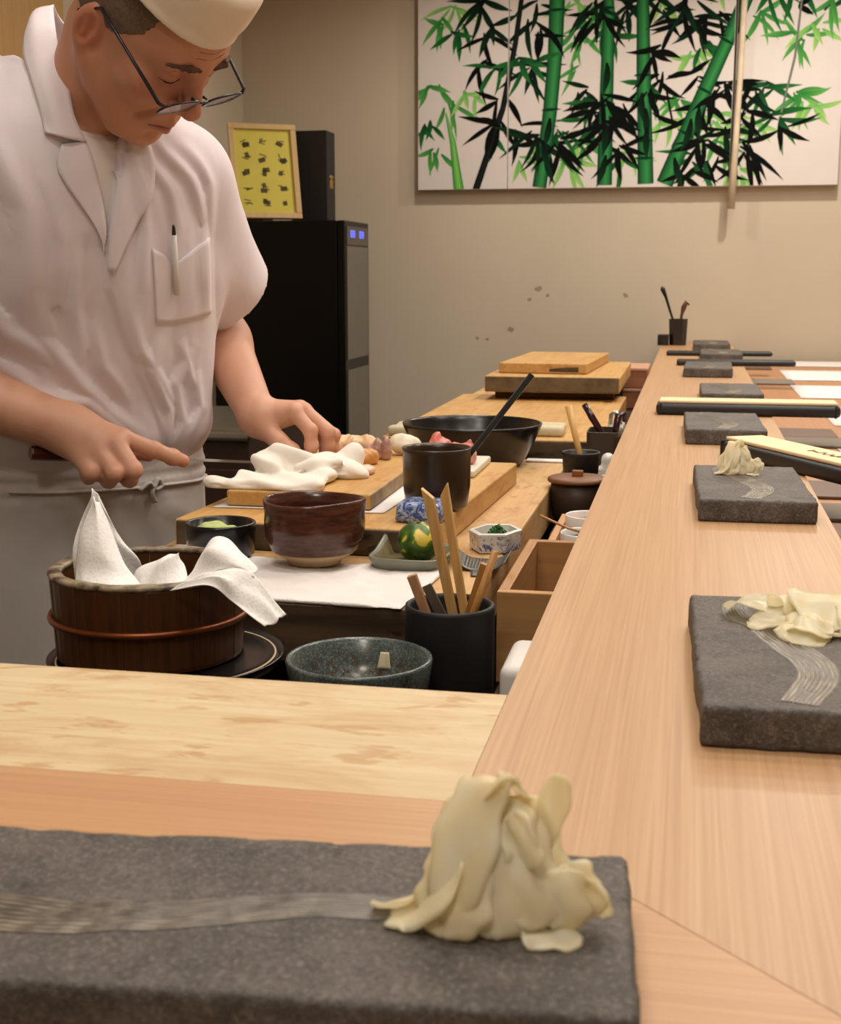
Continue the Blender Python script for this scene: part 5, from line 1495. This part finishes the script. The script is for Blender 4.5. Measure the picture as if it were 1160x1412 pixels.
def tee_sdf(P):
    d, u, v = torso(P, -.010)
    d = smin(d, cap(P, NB + np.array([0, 0, -.04]), NB + np.array([.012, -.008, .028]), .064, .0625), .02)
    n = (hd(0, -.03, -.05) - NB)
    n = n / np.linalg.norm(n)
    d = np.maximum(d, (P - NB) @ n - .030)
    d = np.maximum(d, 1.16 - P[:, 2])
    return d + .0012 * vnoise(P, 50, 4)
bvh_coat = BVHTree.FromPolygons([v.co for v in coat_me.vertices], [tuple(q.vertices) for q in coat_me.polygons])
def on_coat(u, z, off, tree=None):
    """the point of the coat's front at (u, z), lifted by off"""
    c0 = np.array([np.interp(z, TF[:, 0], TF[:, 1]), np.interp(z, TF[:, 0], TF[:, 2]), z])
    h = (tree or bvh_coat).ray_cast(Vector(c0 + AX * u + FR * .5), Vector(-FR))
    q = np.array(h[0]) if h[0] is not None else c0 + AX * u + FR * .13
    n = np.array(h[1]) if h[0] is not None else FR
    n = n if n @ FR > 0 else -n
    return q + n * off
def coat_sheet(name, rows, off, nu, nv, th=.0022, mat='coat_in', parent=None, relax=True):
    """cloth lying on the coat; rows of (u, z) knots are swept with a spline"""
    rows = [np.array([[a, b, 0] for a, b in r], float) for r in rows]
    def fn(s, t):
        q = crom(np.array([crom(r, t) for r in rows]), s)
        return on_coat(q[0], q[1], off)
    P0 = [[fn(i / (nu - 1), j / (nv - 1)) for j in range(nv)] for i in range(nu)]
    P0 = np.array(P0)
    for _ in range(2):
        Q0 = P0.copy()
        Q0[1:-1] = (P0[:-2] + 2 * P0[1:-1] + P0[2:]) / 4
        P0 = Q0
    me = sheet(name, lambda s, t: P0[int(round(s * (nu - 1))), int(round(t * (nv - 1)))], nu, nv, th)
    o = link(name, me, M[mat], coat)
    return o
coat_sheet('lapel', [[(-.044, 1.372), (-.058, 1.369), (-.074, 1.366)], [(-.041, 1.345), (-.062, 1.342), (-.087, 1.339)], [(-.038, 1.314), (-.055, 1.313), (-.075, 1.312)], [(-.035, 1.283), (-.044, 1.283), (-.055, 1.283)], [(-.032, 1.256), (-.035, 1.256), (-.038, 1.256)], [(-.031, 1.238), (-.0315, 1.237), (-.032, 1.236)]], .0042, 22, 9)
coat_sheet('lapel', [[(.003, 1.388), (.020, 1.382), (.042, 1.374)], [(-.007, 1.334), (.014, 1.332), (.040, 1.329)], [(-.019, 1.288), (-.002, 1.288), (.019, 1.288)], [(-.027, 1.250), (-.015, 1.253), (-.002, 1.256)], [(-.029, 1.216), (-.027, 1.214), (-.024, 1.212)]], .0046, 22, 9)
coat_sheet('pocket', [[(.030, 1.243), (.048, 1.236), (.064, 1.224), (.090, 1.238), (.127, 1.259)], [(.033, 1.200), (.050, 1.196), (.066, 1.192), (.092, 1.196), (.132, 1.206)], [(.036, 1.146), (.055, 1.145), (.075, 1.146), (.100, 1.150), (.139, 1.157)]], .0014, 16, 26)
NT_ = [np.array(q) for q in COLLAR_T]
NO_ = [np.array(q) for q in COLLAR_O]
NT_ = [on_coat(-.045, 1.368, .006)] + NT_ + [on_coat(.002, 1.388, .006)]
NO_ = [on_coat(-.090, 1.379, .006)] + NO_ + [on_coat(.043, 1.377, .006)]
cen_ = np.array([-.80, 1.67, 1.42])
NM_ = [(a + b) / 2 + .010 * (((a + b) / 2 - cen_) * [1, 1, .3]) / np.linalg.norm(((a + b) / 2 - cen_) * [1, 1, .3]) for a, b in zip(NT_, NO_)]
link('collar', sheet('collar', lambda s, t: crom(np.array([crom(NT_, s), crom(NM_, s), crom(NO_, s)]), t), 50, 10, .0026), M['coat_in'], coat)
pen = thing('pen', 'white ballpoint pen with dark tip clipped in the breast pocket', 'pen', tuple(on_coat(.064, 1.262, .0075)))
pb = on_coat(.066, 1.185, .0075) - on_coat(.064, 1.262, .0075)
link('barrel', tube('barrel', [tuple(-pb * .0), tuple(pb)], [.0036, .0040], 12), M['white'], pen)
link('clip_end', tube('clip_end', [tuple(-pb * .16), tuple(-pb * .10), tuple(pb * .02)], [.0016, .0022, .0030], 10), M['specs'], pen)
tee = wear('t_shirt', sdf_mesh('t_shirt', tee_sdf, (-1.02, 1.46, 1.15), (-.58, 1.95, 1.47), .0035, 1.6), M['tee'])

def apron_sdf(P):
    z = P[:, 2]
    cx, cy = -.872, 1.795
    dx, dy = P[:, 0] - cx, P[:, 1] - cy
    u, v = dx * AX[0] + dy * AX[1], dx * FR[0] + dy * FR[1]
    fl = np.clip((.94 - z) / .6, 0, 1)
    a, b = .180 + .02 * fl, .134 + .02 * fl
    k = ((np.abs(u) / a) ** 2.3 + (np.abs(v) / b) ** 2.3 + 1e-9) ** (1 / 2.3)
    d = (k - 1) * b * .9
    w_ = vnoise(P * [1, 1, .3], 14, 31)
    d = d + .006 * np.sin(u * 44 + 2.5 * w_) * np.clip((.93 - z) / .12, 0, 1) + .003 * vnoise(P * [1, 1, .4], 34, 33)
    d = d + .0022 * np.sin(z * 320 + 1.6 * w_) * np.exp(-((z - .925) / .022) ** 2)
    return smax(np.maximum(d, .33 - z), z - .957, .008)
apron = wear('apron', sdf_mesh('apron', apron_sdf, (-1.10, 1.56, .32), (-.64, 2.03, .965), .0050, 1.8), M['apron'])
def trouser_sdf(P):
    z = P[:, 2]
    d = None
    for s_ in (-1, 1):
        hip = np.array([-.872, 1.795, .80]) + AX * .085 * s_
        kn = np.array([-.865, 1.785, .45]) + AX * .095 * s_
        an = np.array([-.875, 1.80, .09]) + AX * .10 * s_
        e = smin(cap(P, hip, kn, .095, .075), cap(P, kn, an, .075, .062), .03)
        d = e if d is None else smin(d, e, .02)
    d = d + .003 * vnoise(P, 24, 40)
    return np.maximum(np.maximum(d, .05 - z), z - .86)
wear('trousers', sdf_mesh('trousers', trouser_sdf, (-1.12, 1.55, .03), (-.62, 2.05, .88), .008, 1.6), cloth('white_trousers', srgb(205, 200, 194)))
for s_ in (-1, 1):
    a0 = np.array([-.875, 1.80, 0]) + AX * .10 * s_
    sh = lambda P, a0=a0: np.maximum(smin(cap(P, a0 - FR * .05 + [0, 0, .04], a0 + FR * .15 + [0, 0, .028], .042, .036), cap(P, a0 + [0, 0, .05], a0 + [0, 0, .085], .045), .02), .001 - P[:, 2])
    wear('shoe', sdf_mesh('shoe', sh, tuple(a0 - [.22, .22, .01]), tuple(a0 + [.22, .22, .14]), .006), M['blackmatte'])

bvh_ap = BVHTree.FromPolygons([v.co for v in apron.data.vertices], [tuple(q.vertices) for q in apron.data.polygons])
kt = [on_coat(.040 + .016 * a, .914 + .010 * b, .006, bvh_ap) for a, b in ((-1.5, -.4), (-.6, .5), (0, 0), (.5, .8), (.9, .1), (.3, -.5), (0, 0), (-.2, -1.2), (.1, -2.4))]
link('tie_knot', tube('tie_knot', [tuple(crom(kt, t)) for t in np.linspace(0, 1, 40)], .0048, 8, flat=.6), M['apron'], apron)
link('tie_band', tube('tie_band', [tuple(on_coat(u_, .914 - .03 * u_, .0008, bvh_ap)) for u_ in np.linspace(-.150, .165, 30)], .0048, 8, flat=.5), M['apron'], apron)
# ---- hair, brows, cap
def hair_sdf(P):
    p = (P - HC) @ HM
    s = np.abs(p[:, 0])
    d = ell(p, (0, -.008, .042), (.0785, .1020, .088)) + .0006 * vnoise(P, 500, 3)
    line = np.interp(p[:, 1], [-.11, -.06, -.02, .015, .040, .062, .078], [-.055, -.045, .018, .012, .040, .062, .090])
    d = np.maximum(d, line - p[:, 2])
    return np.maximum(d, -ell(p, (0, -.008, .042), (.0745, .098, .084)))
hair = wear('hair', sdf_mesh('hair', hair_sdf, tuple(HC - .17), tuple(HC + .17), .0022, 1.7), M['hair'])
def brow_sdf(P, s_):
    p = (P - HC) @ HM
    p[:, 0] *= s_
    d = smin(cap(p, (.012, .1040, .0440), (.030, .1030, .0480), .0028, .0038), cap(p, (.030, .1022, .0480), (.054, .0885, .0425), .0038, .0018), .004)
    return d + .0010 * vnoise(P, 600, 6)
for s_ in (1, -1):
    c_ = hd(.032 * s_, .09, .045)
    wear('eyebrow', sdf_mesh('eyebrow', lambda P: brow_sdf(P, s_), tuple(c_ - .035), tuple(c_ + .035), .0013), M['brow'])
bvh_body = BVHTree.FromPolygons([v.co for v in body_me.vertices], [tuple(q.vertices) for q in body_me.polygons])
def on_head(x, z, off):
    h = bvh_body.ray_cast(Vector(hd(x, .25, z)), Vector(-hf))
    return tuple(np.array(h[0]) + hf * off) if h[0] is not None else tuple(hd(x, .1, z))
lash = plain('lash_brown', srgb(62, 38, 28), .8)
lipm = plain('lip_line', srgb(104, 56, 46), .7)  # dark lines painting the shade in lid, lip and forehead creases
for s_ in (1, -1):
    wear('eyelid_line', tube('eyelid_line', [on_head(s_ * x_, z_, .0002) for x_, z_ in ((.017, .0150), (.023, .0135), (.031, .0128), (.039, .0138), (.047, .0165))], [.0005, .0010, .0012, .0011, .0005], 6), lash)
    wear('eyelid_crease', tube('eyelid_crease', [on_head(s_ * x_, z_, -.0004) for x_, z_ in ((.018, .0285), (.026, .0315), (.036, .0315), (.047, .0270))], [.0004, .0008, .0008, .0004], 6), lipm)
wear('lip_line', tube('lip_line', [on_head(x_, z_, -.0002) for x_, z_ in ((-.026, -.0600), (-.015, -.0577), (0, -.0570), (.015, -.0577), (.026, -.0600))], [.0005, .0010, .0011, .0010, .0005], 6), lipm)
for k_, (z0_, w_) in enumerate(((.058, .030), (.0665, .026))):
    wear('brow_wrinkle', tube('brow_wrinkle', [on_head(w_ * a_, z0_ + .002 * a_ * a_, -.0004) for a_ in np.linspace(-1, 1, 9)], [.0002] + [.0006] * 7 + [.0002], 6), lipm)
def cap_sdf(P):
    p = (P - HC) @ HM
    q = p - np.array([0, -.006, 0])
    k = np.sqrt((q[:, 0] / .0855) ** 2 + (q[:, 1] / .1080) ** 2)
    side = (k - 1) * .084
    top = p[:, 2] - (.178 - .030 * k ** 2)
    d = smax(side, top, .014)
    brim = .078 + .010 * (q[:, 0] / .085) ** 2 - .002 * np.clip(q[:, 1] / .1, -1, 1)
    d = d + .0016 * vnoise(P, 38, 21) + .0012 * np.sin(p[:, 2] * 150 + 2 * vnoise(P, 18, 22)) * np.exp(-((p[:, 2] - .082) / .02) ** 2)
    d = smax(d, brim - p[:, 2], .003)
    return np.maximum(d, -np.maximum((k - 1) * .084 + .0075, p[:, 2] - .110))
wear('cap', sdf_mesh('cap', cap_sdf, tuple(HC - .20), tuple(HC + .24), .0028, 1.8), M['capcloth'])

# ---- spectacles slipped down the nose
sp = bpy.data.objects.new('spectacles', None)
COL.objects.link(sp)
sp.parent = chef
sp.matrix_parent_inverse = Matrix.Translation(-Vector(CO))
def rim_pts(s_):
    pts = []
    for k in range(29):
        a = 2 * math.pi * k / 28
        x, z = .0290 * abs(math.cos(a)) ** .75 * math.copysign(1, math.cos(a)), .0170 * abs(math.sin(a)) ** .75 * math.copysign(1, math.sin(a))
        pts.append((s_ * (.0385 + x), GY - .36 * (.0385 + x) ** 2, GZ + z * .98, z))
    return pts
GY, GZ = .1225, .0055
TILT = math.radians(-20)
def gl(x, y, z):
    """spectacle front tilted about the bridge"""
    dz, dy = z - GZ, y - GY
    return tuple(hd(x, GY + dy * math.cos(TILT) - dz * math.sin(TILT), GZ + dz * math.cos(TILT) + dy * math.sin(TILT)))
for s_ in (1, -1):
    pts = [gl(a, b, c_) for a, b, c_, _ in rim_pts(s_)]
    o = link('rim', tube('rim', pts, .0014, 8, cap=False), M['specs'], sp)
    cen = np.mean([np.array(q_) for q_ in pts[:-1]], 0)
    lv = [tuple(cen)] + pts[:-1]
    lv2 = [tuple(np.array(q_) + hf * .0012) for q_ in lv]
    n = len(lv)
    fcs = [(0, i, i % 28 + 1) for i in range(1, 29)] + [(n, n + i % 28 + 1, n + i) for i in range(1, 29)] + [(i, n + i, n + i % 28 + 1, i % 28 + 1) for i in range(1, 29)]
    link('lens', mesh_from('lens', lv + lv2, fcs, False), M['lens'], sp)
    ear = hd(s_ * .0815, -.004, .036)
    tail = hd(s_ * .0785, -.030, .004)
    link('temple', tube('temple', [gl(s_ * .0680, GY - .0022, GZ + .0080), gl(s_ * .0745, GY - .0075, GZ + .0085), tuple(hd(s_ * .0785, .060, .026)), tuple(ear), tuple(tail)], [.0022, .0026, .0021, .0020, .0026], 8), M['specs'], sp)
    link('nose_pad', tube('nose_pad', [gl(s_ * .009, GY - .003, GZ + .004), gl(s_ * .010, GY - .008, GZ - .001)], [.0010, .0022], 6), M['specs'], sp)
link('bridge', tube('bridge', [gl(-.0102, GY - .0005, GZ + .004), gl(-.004, GY + .001, GZ + .0075), gl(.004, GY + .001, GZ + .0075), gl(.0102, GY - .0005, GZ + .004)], .0012, 8), M['specs'], sp)
# ---- the knife
kn = thing('sushi_knife', 'slim knife with reddish brown handle and black collar held by the chef', 'knife', tuple(J['kh0']))
k0, k1, k2 = Vector(J['kh0']), Vector(J['kh1']), Vector(J['kb'])
kd = (k2 - k0).normalized()
mid_ = k0 + kd * .120
link('handle', tube('handle', [(0, 0, 0), tuple(kd * .002), tuple(kd * .112)], [.0085, .0095, .0088], 8, smooth=False), plain('rosewood', srgb(84, 34, 22), 0.4, 0.2), kn)
link('collar', tube('collar', [tuple(kd * .112), tuple(kd * .146)], [.0094, .0090], 12), M['black'], kn)
upv = -Vector((-0.36, 0.88, -0.02))
upv = (upv - kd * upv.dot(kd)).normalized()
sdv = kd.cross(upv).normalized()
bm = bmesh.new()
vv = []
for L_, hs, th_ in ((.146, .010, .0046), (.156, .012, .0046), (.160, .017, .0044), (.380, .014, .0034), (.415, .003, .0012)):
    c_ = kd * L_
    vv.append([bm.verts.new(c_ + upv * .003 + sdv * th_ / 2), bm.verts.new(c_ + upv * .003 - sdv * th_ / 2), bm.verts.new(c_ + upv * (.003 - hs))])
for A_, B_ in zip(vv[:-1], vv[1:]):
    for i in range(3):
        bm.faces.new((A_[i], A_[(i + 1) % 3], B_[(i + 1) % 3], B_[i]))
bm.faces.new(vv[0][::-1])
bm.faces.new(vv[-1])
link('blade', bm_mesh('blade', bm), M['blade'], kn)
# ------------------------------------------------------------------ painted bamboo canvases on the back wall
def cx_(px):
    return -1.179 + (px - 580) * 0.003043
def cz_(py):
    return 1.572 + (262 - py) * 0.003016
class Paint:
    """flat brush strokes on canvas: coloured polygons a hair in front of one another"""
    def __init__(s):
        s.v, s.f, s.c = [], [], []
        s.k = 0
    def poly(s, pts, cols):
        n = len(s.v)
        s.k += 1
        y = -0.0004 - s.k * 0.0000035
        s.v += [(x, y, z) for x, z in pts]
        s.c += cols
        s.f.append(tuple(range(n, n + len(pts))))
    def leaf(s, x, z, ang, L, wd, c0, c1, bend=0.0):
        A, Bs, ca, cb = [], [], [], []
        N = 6
        for i in range(N + 1):
            t = i / N
            a = ang + bend * t
            px_, pz_ = x + L * t * math.cos(a), z + L * t * math.sin(a)
            h = wd * (math.sin(math.pi * min(1, t * 0.85 + 0.08)) ** 0.9) * (1 - t ** 4) * 0.5
            nx, nz = -math.sin(a), math.cos(a)
            A.append((px_ + nx * h, pz_ + nz * h))
            Bs.append((px_ - nx * h, pz_ - nz * h))
            m = [c0[q] * (1 - t) + c1[q] * t for q in range(3)]
            ca.append(m)
            cb.append([min(1, q * 1.25) for q in m])
        s.poly(A + Bs[::-1], ca + cb[::-1])
    def stalk(s, pts, wd, dark, light, joints=()):
        for (xa, za), (xb, zb), wa, wb in [(pts[i], pts[i + 1], wd[i], wd[i + 1]) for i in range(len(pts) - 1)]:
            d = Vector((xb - xa, zb - za)).normalized()
            nx, nz = -d.y, d.x
            st = [(-0.5, dark), (-0.28, [0.6 * a + 0.4 * b for a, b in zip(dark, light)]), (0.08, light), (0.3, [0.5 * a + 0.5 * b for a, b in zip(dark, light)]), (0.5, dark)]
            for (u0, k0), (u1, k1) in zip(st[:-1], st[1:]):
                s.poly([(xa + nx * u0 * wa, za + nz * u0 * wa), (xa + nx * u1 * wa, za + nz * u1 * wa), (xb + nx * u1 * wb, zb + nz * u1 * wb), (xb + nx * u0 * wb, zb + nz * u0 * wb)], [k0, k1, k1, k0])
        for jx, jz, jw, ja in joints:
            s.leaf(jx - jw * 0.6 * math.cos(ja), jz - jw * 0.6 * math.sin(ja), ja, jw * 1.2, 0.014, dark, dark, 0.0)
lin = lambda r, g, b: list(srgb(r, g, b)[:3])
DK, BK, MG, LG, YG = lin(14, 52, 30), lin(9, 12, 11), lin(38, 112, 50), lin(92, 160, 78), lin(156, 192, 110)
P_ = Paint()
R_ = random.Random(21)
q = lambda a, b: (cx_(560 + a / 1.933), cz_(b / 1.933))
def cluster(a, b, n, L, fan, tilt, kind, wd=0.035):
    """a spray of leaves around crop point (a, b)"""
    x, z = q(a, b)
    for i in range(n):
        an = -math.pi / 2 + tilt + (i / (max(1, n - 1)) - 0.5) * fan + R_.uniform(-0.15, 0.15)
        l = L * R_.uniform(0.7, 1.1)
        c0, c1 = {'b': (BK, BK), 'd': (BK, DK), 'm': (DK, MG), 'l': (MG, LG), 'y': (LG, YG)}[kind]
        P_.leaf(x + R_.uniform(-0.03, 0.03), z + R_.uniform(-0.02, 0.02), an, l * 1.1, wd * .62 * R_.uniform(0.75, 1.2), c0, c1, R_.uniform(-0.35, 0.35))
# pale leaves first, then stalks, then dark leaves
for a, b, n, L, fan, tl, k in ((120, 20, 6, .14, 2.6, 0, 'y'), (90, 60, 5, .12, 2.4, -.4, 'l'), (75, 235, 6, .13, 2.4, 0, 'l'), (115, 280, 4, .14, 1.2, .3, 'l'), (70, 330, 5, .10, 1.8, 0, 'm'), (80, 400, 5, .11, 1.6, 0, 'l'), (175, 250, 5, .11, 2.2, .4, 'y'),
    (460, 20, 5, .14, 2.6, 0, 'y'), (470, 110, 6, .12, 2.4, 0, 'l'), (455, 190, 3, .12, 1.0, -.4, 'l'), (500, 60, 5, .13, 2.4, 0, 'l'), (330, 430, 6, .13, 2.8, 1.2, 'y'), (440, 430, 7, .14, 2.8, 1.0, 'y'), (480, 390, 5, .12, 2.4, .4, 'l'), (600, 420, 4, .1, 2.2, 0, 'y'),
    (770, 160, 6, .12, 2.4, 0, 'y'), (740, 270, 6, .12, 2.4, 0, 'l'), (700, 340, 6, .12, 2.6, .5, 'y'), (830, 330, 8, .14, 3.0, 0, 'y'), (850, 390, 7, .14, 2.6, .3, 'l'), (930, 70, 5, .16, 2.0, .8, 'l'), (925, 350, 6, .13, 2.6, 0, 'y'), (1040, 130, 8, .13, 4.2, 0, 'l'), (1075, 105, 5, .12, 2.6, .4, 'y'), (1100, 60, 3, .15, .8, 2.6, 'm'), (1125, 30, 3, .14, .8, -.2, 'l'), (1040, 270, 7, .15, 2.8, .5, 'l'), (1070, 300, 5, .12, 2.2, .4, 'y'), (960, 10, 5, .15, 2.0, .6, 'm'), (1020, 5, 4, .15, 1.4, .9, 'm'), (900, 470, 5, .1, 2.0, .3, 'y'), (690, 20, 5, .13, 2.6, .2, 'y'), (840, 5, 4, .1, 2.0, 0, 'y')):
    cluster(a, b, n, L, fan, tl, k)
DARKS = ((210, 15, 7, .17, 2.8, -.3, 'd'), (140, 80, 7, .13, 2.2, 0, 'd'), (215, 100, 5, .16, 2.4, 0, 'b'), (235, 75, 5, .12, 2.2, .6, 'd'), (215, 170, 5, .15, 2.2, 0, 'b'), (260, 180, 5, .13, 2.0, -.7, 'd'), (330, 165, 8, .14, 3.4, .2, 'm'), (340, 190, 8, .15, 2.6, .3, 'd'), (340, 60, 6, .16, 2.4, .4, 'd'), (350, 90, 5, .15, 1.6, .6, 'b'), (370, 20, 5, .13, 2.4, 0, 'd'), (260, 270, 6, .14, 2.6, -.6, 'b'), (245, 330, 7, .15, 2.6, -.9, 'b'), (255, 350, 4, .12, 2.0, .4, 'b'),
    (300, 350, 5, .14, 1.4, 1.0, 'b'), (350, 360, 7, .17, 2.6, -.5, 'd'), (385, 380, 8, .17, 3.0, 0, 'b'), (430, 350, 8, .17, 2.8, .4, 'd'), (430, 385, 7, .16, 2.2, .5, 'b'), (480, 250, 6, .13, 2.6, -.5, 'd'), (500, 270, 6, .14, 2.6, -.2, 'm'), (540, 270, 8, .17, 3.0, 0, 'b'), (520, 310, 7, .15, 2.8, -.4, 'b'), (580, 280, 6, .16, 2.4, .7, 'b'), (550, 330, 8, .15, 2.8, 0, 'b'), (500, 330, 5, .15, 1.8, -.6, 'd'), (545, 15, 9, .16, 3.4, 0, 'd'), (520, 60, 7, .15, 2.4, -.3, 'b'), (580, 40, 6, .16, 2.2, .6, 'd'), (545, 100, 6, .14, 2.2, .2, 'b'), (500, 15, 5, .14, 2.6, -.4, 'd'),
    (640, 15, 9, .17, 3.2, 0, 'd'), (680, 40, 5, .15, 2.2, .6, 'b'), (740, 70, 7, .15, 3.0, -.2, 'b'), (770, 80, 8, .16, 2.8, .2, 'd'), (820, 70, 7, .15, 2.8, .3, 'b'), (760, 20, 6, .16, 2.4, .3, 'd'), (800, 140, 5, .12, 2.0, .5, 'b'), (740, 5, 5, .16, 2.0, 0, 'b'), (670, 150, 6, .14, 2.6, .2, 'b'), (690, 220, 7, .13, 3.0, 0, 'b'), (650, 240, 6, .13, 2.4, -.3, 'b'), (660, 260, 5, .14, 2.0, .3, 'b'), (780, 215, 7, .13, 3.4, .2, 'b'), (850, 240, 7, .14, 3.0, .3, 'b'), (840, 270, 8, .15, 2.8, 0, 'b'), (790, 300, 7, .15, 2.6, -.2, 'b'), (760, 340, 8, .16, 3.0, -.3, 'b'), (590, 400, 6, .14, 2.6, .6, 'b'), (600, 440, 5, .12, 2.0, 0, 'd'), (540, 390, 6, .13, 2.6, -.4, 'b'),
    (800, 385, 9, .16, 3.0, 0, 'b'), (830, 440, 7, .15, 2.6, .3, 'b'), (790, 430, 7, .15, 2.4, -.4, 'b'), (770, 465, 6, .12, 2.4, 0, 'b'), (850, 350, 6, .15, 2.4, .4, 'd'), (905, 400, 6, .19, 1.4, .9, 'b'), (915, 410, 4, .16, 1.2, .2, 'b'), (960, 250, 8, .14, 3.2, 0, 'm'), (930, 270, 6, .14, 2.6, -.3, 'd'), (910, 320, 6, .14, 2.4, .2, 'b'), (985, 325, 8, .15, 3.0, .3, 'b'), (1000, 350, 4, .12, 1.4, 1.0, 'b'), (905, 240, 5, .08, 3.0, .2, 'b'), (1045, 45, 4, .06, 2.4, 0, 'b'))
for i_, (a, b, n, L, fan, tl, k) in enumerate(DARKS):
    if i_ % 3 != 0:
        cluster(a, b, max(3, n - 2), L, fan, tl, 'm' if i_ % 4 == 1 else k, 0.036)
GD, GL = lin(10, 50, 32), lin(56, 140, 74)
P_.stalk([q(110, 300), q(130, 380), q(147, 506)], [.006, .025, .045], lin(30, 120, 60), lin(130, 200, 90))
P_.stalk([q(410, -2), q(407, 150), q(396, 300), q(384, 400), q(370, 503)], [.066, .062, .060, .058, .060], GD, GL, [(*q(400, 298), .07, .05), (*q(411, 40), .07, .05)])
P_.stalk([q(546, -2), q(547, 60), q(546, 250), q(546, 499)], [.036, .050, .056, .064], GD, GL, [(*q(546, 290), .06, 0), (*q(546, 40), .05, 0)])
P_.stalk([q(634, -2), q(642, 200), q(649, 340), q(656, 497)], [.050, .058, .060, .066], GD, GL, [(*q(643, 215), .066, 0), (*q(651, 385), .068, 0), (*q(653, 430), .068, 0)])
P_.stalk([q(912, -2), q(862, 120), q(800, 265), q(752, 385), q(706, 498)], [.056, .056, .060, .066, .07], GD, GL, [(*q(855, 135), .064, -.5), (*q(805, 260), .066, -.5), (*q(760, 370), .07, -.5)])
P_.stalk([q(316, -2), q(300, 120), q(268, 290), q(195, 507)], [.020, .022, .024, .030], BK, lin(30, 36, 34))
P_.stalk([q(1038, 40), q(1028, 180), q(1000, 320)], [.008, .010, .008], lin(90, 100, 90), lin(120, 126, 118))
P_.stalk([q(700, 240), q(720, 330), q(730, 350)], [.008, .008, .008], BK, BK)
for i_, (a, b, n, L, fan, tl, k) in enumerate(DARKS):
    if i_ % 3 == 0:
        cluster(a, b, max(3, n - 1), L, fan, tl, k, 0.040)
# dark mottling at the foot of the stalks
for a, b in ((396, 320), (388, 410), (378, 380), (545, 180), (548, 340), (548, 420), (640, 260), (650, 300), (655, 350), (770, 330), (790, 300), (730, 430)):
    x, z = q(a, b)
    P_.leaf(x, z, -1.5 + R_.uniform(-.3, .3), .14, .03, BK, DK, R_.uniform(-.3, .3))
cv = plain('canvas_white', srgb(214, 206, 200), 0.8, 0.015)
paint = vcol_mat('bamboo_paint', 0.9)
paint.node_tree.nodes['Principled BSDF'].inputs['Specular IOR Level'].default_value = 0.1
YP = 5.80
edges_px = [576.5, 705.7, 1011.5, 1160.5]
pieces = [(576.5, 705.3, 'narrow left canvas with black stem and small green shoot'), (706.1, 1012.5, 'middle canvas with four thick green bamboo trunks'), (1015.0, 1155.5, 'right canvas with thin stems and loose leaf sprays')]
for k, (pa, pb, lab) in enumerate(pieces):
    xa, xb = cx_(pa), cx_(pb)
    za, zb = cz_(262), 2.50
    t = thing('bamboo_canvas', 'bamboo painting on white wall, ' + lab, 'painting', ((xa + xb) / 2, YP, za), 0, 'bamboo wall canvases')
    link('canvas', box_mesh('canvas', (0, 0.02, (zb - za) / 2), (xb - xa, 0.04, zb - za), 0.0015), cv, t)
    # clip the strokes that fall on this canvas
    v, f, c = [], [], []
    for fc in P_.f:
        pts = [(P_.v[i], P_.c[i]) for i in fc]
        mx = sum(p[0][0] for p in pts) / len(pts)
        for side, lim in ((1, xa + 0.002), (-1, xb - 0.002)):
            out = []
            for i in range(len(pts)):
                (p0, k0), (p1, k1) = pts[i - 1], pts[i]
                i0, i1 = side * (p0[0] - lim) >= 0, side * (p1[0] - lim) >= 0
                if i0 != i1:
                    tt = (lim - p0[0]) / (p1[0] - p0[0])
                    out.append((tuple(a + (b - a) * tt for a, b in zip(p0, p1)), [a + (b - a) * tt for a, b in zip(k0, k1)]))
                if i1:
                    out.append((p1, k1))
            pts = out
            if not pts:
                break
        out = []
        for i in range(len(pts)):
            (p0, k0), (p1, k1) = pts[i - 1], pts[i]
            i0, i1 = p0[2] >= za + 0.002, p1[2] >= za + 0.002
            if i0 != i1:
                tt = (za + 0.002 - p0[2]) / (p1[2] - p0[2])
                out.append((tuple(a + (b - a) * tt for a, b in zip(p0, p1)), [a + (b - a) * tt for a, b in zip(k0, k1)]))
            if i1:
                out.append((p1, k1))
        pts = out
        if len(pts) >= 3:
            n = len(v)
            v += [(p[0] - (xa + xb) / 2, p[1], p[2] - za) for p, _ in pts]
            c += [k_ for _, k_ in pts]
            f.append(tuple(range(n, n + len(pts))))
    me = mesh_from('painted_bamboo', v, f, False)
    set_col(me, np.array(c))
    link('painted_bamboo', me, paint, t)
cb = link('hanging_cord', tube('hanging_cord', [(0.172, 5.772, 2.52), (0.163, 5.772, 2.0), (0.156, 5.772, 1.75), (0.148, 5.772, 1.478)], [0.013, 0.012, 0.013, 0.016], 10), plain('cream_cord', srgb(214, 196, 170), 0.7))
tag(cb, 'cream flat cord hanging in front of the bamboo painting joint', 'cord')
